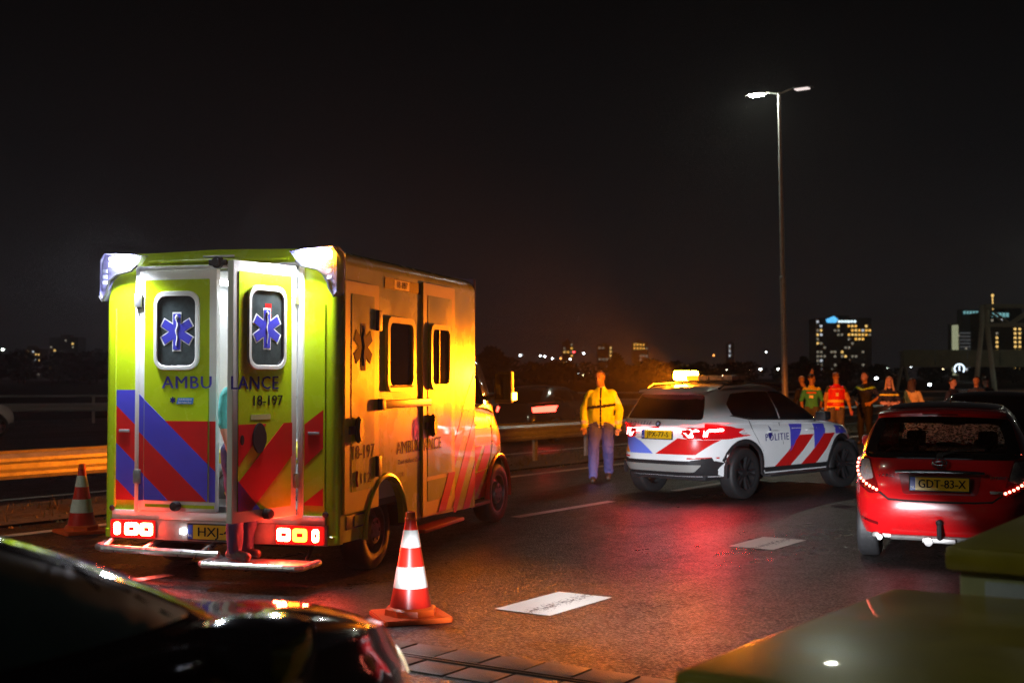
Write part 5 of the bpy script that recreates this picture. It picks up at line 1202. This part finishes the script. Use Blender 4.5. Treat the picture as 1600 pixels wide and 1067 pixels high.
# 1 man in yellow jacket walking beside the police car
def pj(reg, p, k):
    if reg in ('torso',) and 1.19 < p[2] - p[0] * .12 < 1.235 and p[1] < .02: return 'band'
    if reg == 'torso' and abs(p[0] + .0) < .011 and p[1] < 0 and p[2] > .85: return 'band'
    if reg == 'torso' and .87 < p[2] < .93: return 'refl'
    if reg == 'sleeve' and p[0] > .20 and 1.25 < p[2] < 1.40: return 'refl'
    if reg == 'fore' and .93 < p[2] < .99: return 'refl'
    if reg == 'neck' and p[2] < 1.535: return 'refl' if p[0] > 0 else 'top'
    if reg in ('thigh', 'shin') and k == 'legs' and .0 < p[2] < .13: return 'legs'
person('man in bright yellow jacket and blue trousers walking left of the police car', (1.46, 20.5, 0), R(-8), 1.83, dict(head=(-.02, -.03, 1.655), rel=(-.275, .03, 1.15), rwr=(-.265, -.07, .91), lel=(.29, .05, 1.16), lwr=(.27, -.03, .90), rkn=(-.115, -.10, .51), ran=(-.12, -.13, .085), lkn=(.105, .04, .50), lan=(.10, .30, .14), ltoe=(0, -.14, -.06)),
       dict(skin=SKIN, top=HIVIS, legs=CL('work_blue', (.10, .11, .33)), boot=BOOT, band=DARK, refl=REFL), pj, 'short', GNG, .0105, 1.14, jacket=.024, head_yaw=-18)
# 2 paramedic in turquoise
def pt(reg, p, k):
    if reg in ('torso', 'sleeve') and p[2] > 1.40 and k == 'top': return 'yel'
    if reg == 'torso' and p[1] > .04 and 1.20 < p[2] < 1.27 and abs(p[0]) < .045: return 'refl'
    if reg == 'torso' and p[1] > .04 and 1.315 < p[2] < 1.345 and abs(p[0]) < .12: return 'org'
TURQ = CL('turquoise', (.05, .36, .32)); YELC = CL('yellow', (.68, .55, .03)); ORGC = CL('orange', (.65, .12, .03))
person('ambulance worker in turquoise shirt with dark hair, seen from behind', (7.42, 31.0, 0), R(160), 1.80, dict(rel=(-.25, -.02, 1.16), rwr=(-.20, -.18, 1.02), lel=(.25, .0, 1.15), lwr=(.24, -.1, .92)), dict(skin=SKIN, top=TURQ, legs=CL('slate', (.06, .07, .12)), boot=BOOT, yel=YELC, refl=REFL, org=ORGC), pt, 'short', BRN, .014, sleeve='short', head_yaw=-55)
# 3 fair-haired person behind, arm raised
person('fair haired person behind the turquoise shirt with one hand raised', (7.42, 31.8, 0), R(170), 1.76, dict(head=(.06, -.01, 1.66), rel=(-.27, -.10, 1.52), rwr=(-.22, -.16, 1.80), rhd=(.0, -.05, 1)), dict(skin=SKIN, top=DARK, legs=DARK, boot=BOOT), None, 'short', BLD, .014, sleeve='short')
# 4 red vest
def pv(reg, p, k):
    if reg == 'torso' and k == 'top':
        if 1.075 < p[2] < 1.135: return 'yel'
        if .93 < p[2] < .99: return 'yel'
        if p[1] > .06 and 1.385 < p[2] < 1.41 and abs(p[0]) < .13: return 'org'
        if p[1] > .06 and 1.225 < p[2] < 1.30 and abs(p[0]) < .035: return 'refl'
        if p[1] > .06 and 1.03 < p[2] < 1.05 and abs(p[0]) < .10: return 'org'
    if reg == 'sleeve': return 'skin' if p[2] < 1.32 else 'slv'
    if reg == 'hand' and p[0] < 0: return 'gl'
person('person in red vest with two yellow reflective bands, seen from behind', (7.92, 30.6, 0), R(176), 1.84, dict(rel=(-.27, .03, 1.15), rwr=(-.34, -.02, .90), lel=(.24, .0, 1.15)), dict(skin=SKIN, top=CL('vest_red', (.70, .02, .015), .5), legs=CL('trouser_blue', (.10, .10, .24)), boot=BOOT, yel=mat('vest_tape', (.85, .66, .10), .4), refl=REFL, org=mat('vest_print', (.75, .30, .22), .5), gl=mat('purple_glove', (.45, .16, .55), .5), slv=CL('sleeve_dark', (.05, .06, .05))), pv, 'bald', GNG, .013, 1.08, sleeve='short', jacket=.022)
# 5 officer, hands on hips
LIME = mat('lime_stripe', (.30, .62, .03), .5, emit=None)
def po(reg, p, k):
    if reg in ('torso', 'sleeve') and 1.335 < p[2] - abs(p[0]) * .25 < 1.385 and p[1] < .09: return 'lime'
person('police officer in black uniform with lime chest stripe, hands on hips', (9.02, 32.0, 0), R(-38), 1.85, dict(rel=(-.37, .06, 1.20), rwr=(-.19, -.09, 1.04), lel=(.37, .08, 1.20), lwr=(.19, -.06, 1.04), rhd=(.5, -.4, -.3), lhd=(-.5, -.4, -.3)), dict(skin=SKIN, top=DARK, legs=DARK, boot=BOOT, lime=LIME), po, 'bald', BRN, .014, 1.05, sleeve='short', jacket=.015, head_yaw=-25)
# 6 blonde officer, arms folded
def pb(reg, p, k):
    if reg in ('torso', 'sleeve') and 1.315 < p[2] < 1.355: return 'yel'
person('long haired blonde officer with folded arms and yellow chest stripe', (9.10, 30.2, 0), R(-8), 1.74, dict(rel=(-.26, -.06, 1.14), rwr=(.06, -.20, 1.10), lel=(.26, -.06, 1.14), lwr=(-.08, -.235, 1.12), rhd=(1, -.1, .05), lhd=(-1, -.05, .0), rpn=(0, 1, 0), lpn=(0, 1, 0)), dict(skin=SKIN, top=DARK, legs=DARK, boot=BOOT, yel=YELC), pb, 'long', BLD, .014, .98, True, sleeve='short', jacket=.012, head_yaw=-12)
# 7 woman in yellow jumper
person('woman in mustard jumper with long dark hair, seen from behind', (9.92, 31.0, 0), R(150), 1.70, dict(rel=(-.24, -.10, 1.13), rwr=(-.14, -.28, 1.10), lel=(.24, -.08, 1.13), lwr=(.13, -.28, 1.12)), dict(skin=SKIN, top=CL('mustard', (.55, .33, .08)), legs=DARK, boot=BOOT), None, 'long', BRN, .014, .97, True, jacket=.02, head_yaw=-45)
# 8-10 bystanders by the far cars
person('bystander in dark coat turned right, above the red car roof', (10.98, 31.2, 0), R(35), 1.70, None, dict(skin=SKIN, top=DARK, legs=DARK, boot=BOOT), None, 'short', BRN, .016, jacket=.02, head_yaw=15)
person('bystander in grey coat nearer the gantry leg, facing left', (11.72, 31.6, 0), R(-30), 1.74, None, dict(skin=SKIN, top=CL('grey_coat', (.04, .04, .05)), legs=DARK, boot=BOOT), None, 'short', BRN, .016, jacket=.025)
person('bystander in dark coat rightmost of the group, seen from behind', (12.22, 32.3, 0), R(190), 1.74, None, dict(skin=SKIN, top=DARK, legs=DARK, boot=BOOT), None, 'short', BRN, .016, jacket=.025)
# 11 ambulance worker stepping out behind the open door
def pw(reg, p, k):
    if reg == 'fore' and False: return 'skin'
    if reg == 'hand': return 'gl'
    if reg == 'boot' and p[1] < -.19: return 'redtoe'
Mw = Matrix.Translation((-2.479, 10.512, 0)) @ Matrix.Rotation(R(73.5), 4, 'Z')
p_ = Mw @ Vector((-.14, -.30, .216))
person('ambulance worker in turquoise shirt standing on the step behind the open door', tuple(p_), R(62), 1.72, dict(rel=(-.21, .0, 1.15), rwr=(-.19, -.06, .92), lel=(.20, -.02, 1.15), lwr=(.17, -.07, .93), lkn=(.08, -.05, .50), lan=(.08, .0, .085), rkn=(-.09, -.03, .50), ran=(-.10, -.03, .085), rtoe=(-.02, -.19, -.0)), dict(skin=SKIN, top=TURQ, legs=CL('navy_trouser', (.03, .03, .09)), boot=mat('boot_black', (.03, .02, .02), .45), gl=mat('purple_glove', (.45, .16, .55), .5), redtoe=mat('boot_toe', (.08, .03, .03), .3)), pw, 'short', BRN, .012, sleeve='short')
# ------------------------------------------------------------------ background city
FZ = 1.7
def at(px, Y): return (px - 800) / 1955 * Y
def hz(py, Y): return 1.7 + (590 - py) / 1955 * Y
CONC = [mat('tower_dark_%d' % k, c, .8, noise=.3, nscale=.1) for k, c in enumerate(((.016, .016, .018), (.022, .021, .022), (.03, .03, .03)))]
WINM = {'w': emis('window_warm', (1, .62, .18), 1.5), 'c': emis('window_cool', (.85, .92, 1), 1.0), 'y': emis('window_amber', (1, .50, .08), 1.6), 'd': emis('window_dim', (.9, .8, .6), .3), 'b': emis('sign_blue', (.12, .55, 1), 1.6), 's': emis('sign_white', (.75, .95, 1), 2.0)}
def pane_mesh(w_, h, m):
    bm = B(); bx(bm, (-w_ / 2, -.3, 0), (w_ / 2, .02, h)); return mesh_of('window', bm, m, 0)
def tower(label, x0, x1, ytop, Y, cols, rows, lit, seed, depth=16, mi=0, ybot=600, extra=None, fx=.5, fy=.5):
    rnd = random.Random(seed); X0, X1 = at(x0, Y), at(x1, Y); Ht = hz(ytop, Y); W_ = X1 - X0
    t = empty('tower_block', ((X0 + X1) / 2, Y, 0)); tag(t, label, 'building', 'far buildings on the skyline')
    bm = B(); bx(bm, (-W_ / 2, 0, 0), (W_ / 2, depth, Ht)); bx(bm, (-W_ * .2, depth * .3, Ht), (W_ * .15, depth * .7, Ht + 2.2)); obj('wall', bm, CONC[mi], t, 0)
    cw, rh = W_ / cols, (Ht - 4) / rows; cache = {}
    bm = B()
    for r_ in range(rows): bx(bm, (-W_ / 2 - .1, -.25, 3 + rh * (r_ + 1) - .3), (W_ / 2 + .1, -.01, 3 + rh * (r_ + 1)))
    obj('floor_band', bm, CONC[2], t, 0)
    for r_ in range(rows):
        for c in range(cols):
            q_ = lit(r_ / rows, c / cols, rnd)
            if not q_: continue
            if q_ not in cache: cache[q_] = pane_mesh(cw * fx, rh * fy, WINM[q_])
            link('window', cache[q_], t, (-W_ / 2 + cw * (c + .5), -.02, 3 + rh * (r_ + .25)))
    if extra: extra(t, W_, Ht)
    return t
def sparse(p, pal='wcd'): return lambda r_, c, rnd: (rnd.choice(pal) if rnd.random() < p else None)
tower('low dark tower block far left with scattered lit windows', 27, 63, 545, 900, 8, 9, sparse(.42, 'wdcd'), 3)
tower('taller dark tower block right of the far left one', 77, 122, 527, 900, 8, 11, sparse(.22, 'wyd'), 5)
tower('slim dark tower with one red light behind the yellow jacket man', 879, 896, 534, 1200, 3, 9, sparse(.45, 'ywd'), 8)
tower('dark block with bright vertical stair window left of the poplar', 934, 957, 539, 1200, 4, 8, lambda r_, c, rnd: 'w' if (c > .7 and r_ > .3) else ('d' if rnd.random() < .3 else None), 9)
tower('dark tower with amber crown light behind the poplar', 989, 1013, 534, 1200, 5, 9, lambda r_, c, rnd: 'y' if r_ > .72 and rnd.random() < .7 else ('d' if rnd.random() < .2 else None), 10)
tower('thin chimney tower with white light left of the street lamp', 1138, 1147, 536, 1300, 2, 7, lambda r_, c, rnd: 'c' if c < .4 and r_ > .5 else None, 11)
def sgn(t, W_, Ht):
    bm = B(); prism(bm, [(-W_ * .30, Ht - 3.2), (-W_ * .14, Ht - 3.2), (-W_ * .10, Ht - .6), (-W_ * .18, Ht + 1.4), (-W_ * .32, Ht - .8)], -.7, -.35, 'y'); obj('logo_sign', bm, WINM['b'], t, 0)
    for k in range(6):
        bm = B(); bx(bm, (-W_ * .10 + k * W_ * .055, -.7, Ht - 3.0), (-W_ * .10 + k * W_ * .055 + W_ * .046, -.35, Ht - 1.6)); obj('sign_letter', bm, WINM['s'], t, 0)
def litC(r_, c, rnd):
    if c > .52 and .60 < r_ < .86 and rnd.random() < .75: return rnd.choice('yyww')
    if c < .12 and rnd.random() < .5: return rnd.choice('wcd')
    if .3 < c < .56 and rnd.random() < .3: return rnd.choice('wdw')
    return 'd' if rnd.random() < .12 else ('c' if rnd.random() < .04 else None)
tower('dark office tower with blue and white roof sign and amber windows', 1275, 1362, 497, 850, 16, 13, litC, 21, 20, 0, extra=sgn, fx=.62)
def banded(t, W_, Ht):
    bm = B(); bx(bm, (-W_ * .5 - 1.6, -.6, 3), (-W_ * .5 + .8, 3, Ht - 1)); obj('stair_tower', bm, emis('stair_glow', (.85, .9, .55), .42), t, 0)
    bm = B(); bx(bm, (W_ * .34, -.6, 3), (W_ * .5, .2, Ht - 3)); obj('lit_pier', bm, emis('pier_glow', (.7, .78, .6), .16), t, 0)
    for k in range(12):
        z = 5 + (Ht - 9) * k / 12; bm = B(); bx(bm, (-W_ * .36, -.45, z), (W_ * .33, -.1, z + .9)); obj('balcony_band', bm, emis('balcony_glow', (.7, .72, .75), .085), t, 0)
    bm = B(); bx(bm, (W_ * .56, -1, Ht * .45), (W_ * .70, -.4, Ht * .88)); obj('vertical_sign', bm, WINM['s'], t, 0)
    for k in range(5):
        bm = B(); bx(bm, (-W_ * .2 + k * W_ * .14, -.8, Ht + 5.2), (-W_ * .2 + k * W_ * .14 + W_ * .09, -.4, Ht + 6.8)); obj('roof_letter', bm, emis('roof_letter_glow', (.35, .85, .9), .55), t, 0)
    bm = B(); bx(bm, (-W_ * .25, 1, Ht), (W_ * .55, 8, Ht + 8)); obj('roof_house', bm, CONC[0], t, 0)
tower('pale banded tower with glowing stair edge left of the gantry leg', 1495, 1530, 505, 700, 6, 12, sparse(.06, 'cd'), 31, 14, 1, extra=banded)
def litE(r_, c, rnd):
    if .42 < c < .52 and r_ < .72: return 'w'
    if .10 < c < .2 and .25 < r_ < .6: return 'w'
    if c > .6 and .62 < r_ < .70: return 'y'
    return rnd.choice('cdd') if rnd.random() < .07 else None
def sgE(t, W_, Ht):
    for k in range(5):
        bm = B(); bx(bm, (-W_ * .40 + k * W_ * .055, -.8, Ht - 2.6), (-W_ * .40 + k * W_ * .055 + W_ * .04, -.4, Ht - .6)); obj('roof_letter', bm, emis('roof_letter_glow', (.35, .85, .9), .55), t, 0)
    bm = B(); tube(bm, [(-W_ * .32, 5, Ht), (-W_ * .32, 5, Ht + 8)], .25, 6); bx(bm, (-W_ * .32 - .5, 4.5, Ht + 8), (-W_ * .32 + .5, 5.5, Ht + 9)); obj('mast_light', bm, WINM['w'], t, 0)
tower('wide dark tower with column of warm windows at the right edge', 1540, 1640, 487, 620, 14, 14, litE, 33, 20, 0, extra=sgE, fx=.45)

# ---- far street lights along the horizon
def far_lamp(px, py, Y, col, k):
    z = hz(py, Y); x = at(px, Y); L_ = empty('far_street_light', (x, Y, 0))
    if ('fl', k, col) not in _tc:
        bm = B(); ellip(bm, (0, 0, 0), (.62 * k, .62 * k, .42 * k), None, 10); _tc[('fl', k, col)] = mesh_of('lamp_globe', bm, {'w': emis('far_lamp_white', (.85, .95, 1), 22), 'y': emis('far_lamp_warm', (1, .80, .42), 20), 'g': emis('far_lamp_green', (.78, 1, .80), 20), 'o': emis('far_lamp_orange', (1, .35, .08), 10), 'r': emis('far_lamp_red', (1, .05, .05), 12)}[col], 60)
    link('lamp_globe', _tc[('fl', k, col)], L_, (0, 0, z))
    bm = B(); tube(bm, [(0, 0, 0), (0, 0, z)], .06, 5); obj('mast', bm, CONC[1], L_)
    return L_
names_ = []
FL = [(813, 555, 'w', .7), (844, 556, 'w', .6), (851, 557, 'w', .6), (863, 560, 'w', .6), (876, 560, 'o', .6), (891, 561, 'w', .7), (897, 550, 'r', .8), (912, 552, 'w', .7), (823, 575, 'w', .7), (807, 588, 'y', 1.1), (821, 585, 'w', 1.1), (860, 586.5, 'y', .9), (871, 583, 'w', 1.3), (902, 584, 'w', 1.1), (910, 585.5, 'y', .9), (921, 581.5, 'w', .9), (988, 580.5, 'g', .9), (1013, 582, 'y', .8), (1033, 580, 'w', 1.3), (1029, 581.5, 'w', .8), (1085, 577.5, 'y', .7), (1135, 577, 'w', .9), (1171, 577, 'g', .9), (1188, 577, 'w', .9), (1217, 576.5, 'w', 1.2), (1115, 555, 'o', .6), (1197, 550, 'd' and 'w', .5), (1315, 573, 'w', 1.0), (1387, 576, 'g', 1.2), (1423, 573, 'w', .6), (1473, 577, 'y', .8), (1369, 591, 'w', .6), (1452, 601, 'w', .6), (1556, 479, 'y', .7), (4, 546, 'g', 1.0), (3, 580, 'y', .7), (16, 581, 'y', .6), (68, 581, 'y', .7)]
FL.sort()
cn = {'w': 'white', 'y': 'warm yellow', 'g': 'greenish white', 'o': 'orange', 'r': 'red'}
ordw = ['first', 'second', 'third', 'fourth', 'fifth', 'sixth', 'seventh', 'eighth', 'ninth', 'tenth', 'eleventh', 'twelfth', 'thirteenth', 'fourteenth', 'fifteenth', 'sixteenth', 'seventeenth', 'eighteenth', 'nineteenth', 'twentieth']
cnt = {}
for px, py, c, k in FL:
    Y = 600 if py < 590 else 250
    o = far_lamp(px, py, Y, c, k if Y > 300 else .5); side_ = 'left of the ambulance' if px < 200 else ('between ambulance and police lamp' if px < 1100 else ('around the street lamp' if px < 1250 else 'above the standing people'))
    key = (c, side_); cnt[key] = cnt.get(key, 0) + 1
    tag(o, 'small %s horizon light, %s of that colour %s' % (cn[c], ordw[cnt[key] - 1], side_), 'street light', 'far lights on the horizon')
# ---- dark far woods
LEAF = mat('night_foliage', (.016, .020, .012), .9, noise=.4, nscale=.4, spec=.1)
def wood(name, label, spots, kind='stuff'):
    bm = B(); rnd = random.Random(4)
    for x, Y, h, wdt in spots:
        n = int(110 + h * 16)
        tube(bm, [(x, Y, 0), (x, Y, h * .55)], [.35, .15], 5)
        for k in range(n):
            a = rnd.uniform(0, 6.28); rr = rnd.random() ** .5; zz = rnd.random(); ww = wdt * (math.sin(math.pi * (.12 + .86 * zz)) ** .7) * rr
            p = Vector((x + math.cos(a) * ww, Y + math.sin(a) * ww * .6, h * (.18 + .82 * zz) + rnd.uniform(-.3, .3))); s = rnd.uniform(.5, 1.1) * (h / 9)
            u = Vector((rnd.uniform(-1, 1), rnd.uniform(-1, 1), rnd.uniform(-1, 1))).normalized(); v = u.orthogonal().normalized()
            bm.faces.new([bm.verts.new(p + q_) for q_ in (u * s, v * s * .8, -u * s, -v * s * .8)])
    o = obj(name, bm, LEAF, None, 0); return o
rnd = random.Random(12); spots = []
for k in range(150):
    Y = rnd.uniform(380, 470); px = rnd.uniform(-60, 1680); h = rnd.uniform(4.2, 7.2) + (3.2 if px < 190 else 0) + (2 if 740 < px < 800 else 0) ; spots.append((at(px, Y), Y, h, rnd.uniform(4, 7.5)))
tag(wood('woodland', '', spots), 'dark belt of trees along the horizon behind the road', 'trees', kind='stuff')
def one_tree(label, px, ytop, Y, wdt):
    t = empty('tree', (at(px, Y), Y, 0)); tag(t, label, 'tree'); h = hz(ytop, Y)
    bm = B(); tube(bm, [(0, 0, 0), (.1, 0, h * .4), (0, .1, h * .85)], [h * .03, h * .018, h * .006], 7)
    for k in range(6): a = k * 1.1; tube(bm, [(0, 0, h * (.25 + .08 * k)), (math.cos(a) * wdt * .6, math.sin(a) * wdt * .6, h * (.42 + .08 * k))], [h * .012, h * .004], 5)
    obj('trunk', bm, mat('bark_dark', (.03, .025, .02), .9), t)
    o = wood('crown', '', [(0, 0, h, wdt)] * 4); o.parent = t
one_tree('dark round tree just right of the ambulance cab on the horizon', 768, 545, 330, 4.5); one_tree('dark slim poplar between the two lit far towers', 963, 555, 330, 2.3)
one_tree('dark wide tree crown left of the ambulance', 140, 553, 330, 7.5); one_tree('dark slim tree left of the office tower', 1256, 560, 330, 2.0); one_tree('dark slim tree right of the office tower', 1322, 563, 330, 2.2)

# ---- sign gantries
GAN = mat('gantry_paint', (.74, .72, .55), .6, noise=.25, nscale=.6)
def gantry(label, Y, x0, x1, ztop, depth, boards=False, legs=None, rz=0):
    X0, X1 = at(x0, Y), at(x1, Y); g = empty('sign_gantry', (X0, Y, 0), rz); tag(g, label, 'gantry', 'sign gantries over the road'); L_ = X1 - X0
    r = .15 if not boards else .14
    for yy in (-.5, .5):
        for z in (ztop, ztop - depth):
            bm = B(); bx(bm, (0, yy - r, z - r), (L_, yy + r, z + r)); obj('chord', bm, GAN, g)
    n = max(3, int(L_ / (depth * 1.3)))
    for k in range(n):
        xa, xb = L_ * k / n, L_ * (k + 1) / n
        for yy in (-.5, .5):
            bm = B(); tube(bm, [(xa, yy, ztop - depth if k % 2 else ztop), (xb, yy, ztop if k % 2 else ztop - depth)], r * .65, 6); obj('diagonal', bm, GAN, g)
    for lx in legs or (.0,):
        for sgn_ in (-1, 1):
            bm = B(); tube(bm, [(lx + sgn_ * .95, sgn_ * .2, 0), (lx + sgn_ * .25, sgn_ * .1, ztop - depth), (lx + sgn_ * .22, 0, ztop)], .22, 8); obj('leg', bm, GAN, g)
    if boards:
        w_ = L_ / 5
        for k in range(5):
            bm = B(); bx(bm, (k * w_ + .06, -.75, ztop - depth - .1), ((k + 1) * w_ - .06, -.62, ztop + .25)); obj('sign_board', bm, mat('sign_back', (.55, .53, .33), .5, noise=.25, nscale=.5), g)
    return g
gantry('beige far gantry carrying sign boards behind the bystanders', 170, 1408, 1660, 5.2, 1.9, True, (.3,))
gantry('pale truss gantry at the right edge rising above the towers', 105, 1537, 1700, 7.7, 1.6, False, (.1,))
# ---- round lit sign
sg = empty('round_sign', (at(1498, 150), 150, 0)); tag(sg, 'round glowing white sign with downward mark below the far gantry', 'sign')
bm = B(); tube(bm, [(0, 0, 0), (0, 0, 2.3)], .06, 6); obj('pole', bm, GALV, sg)
bm = B(); lathe(bm, [(.72, 0), (.72, .1), (.001, .1)], 24, frame((0, -.05, 2.75), (1, 0, 0), (0, 0, 1))); obj('disc', bm, CONC[0], sg)
bm = B(); tube(bm, [(.58 * math.cos(R(a)), -.18, 2.75 + .58 * math.sin(R(a))) for a in range(-40, 221, 13)], .085, 6); obj('rim', bm, emis('sign_rim_lit', (.7, .85, 1), 2.2), sg)
bm = B(); tube(bm, [(0, -.18, 3.15), (0, -.18, 2.55)], .08, 6); obj('mark', bm, emis('sign_rim_lit', (.7, .85, 1), 2.2), sg)
# ------------------------------------------------------------------ thin haze added to put a glow round the lamps
bm = B(); bx(bm, (-900, -60, -1.2), (900, 1500, 60)); hz_ = obj('haze', bm, [], None, 0)
hm_ = bpy.data.materials.new('glow_haze'); hm_.use_nodes = True; t = hm_.node_tree; t.nodes.clear()
ou = t.nodes.new('ShaderNodeOutputMaterial'); pv_ = t.nodes.new('ShaderNodeVolumePrincipled')
pv_.inputs['Color'].default_value = (.9, .9, .92, 1); pv_.inputs['Density'].default_value = .0005; pv_.inputs['Anisotropy'].default_value = .7
t.links.new(pv_.outputs[0], ou.inputs['Volume']); hz_.data.materials.append(hm_)
tag(hz_, 'thin added haze that gives the lamps a glow', 'haze', kind='stuff')

# only the stronger light sources take part in light sampling (the far windows and small LEDs are too weak to matter)
KEEP = ('tail_lamp_lit', 'indicator_lit', 'police_tail', 'amber_beacon_lit', 'street_led', 'interior_led', 'amber_flasher_lit', 'plate_glow')
for m in bpy.data.materials:
    if m.use_nodes and 'Principled BSDF' in m.node_tree.nodes and m.node_tree.nodes['Principled BSDF'].inputs['Emission Strength'].default_value > 0 and not m.name.startswith(KEEP):
        m.cycles.emission_sampling = 'NONE'
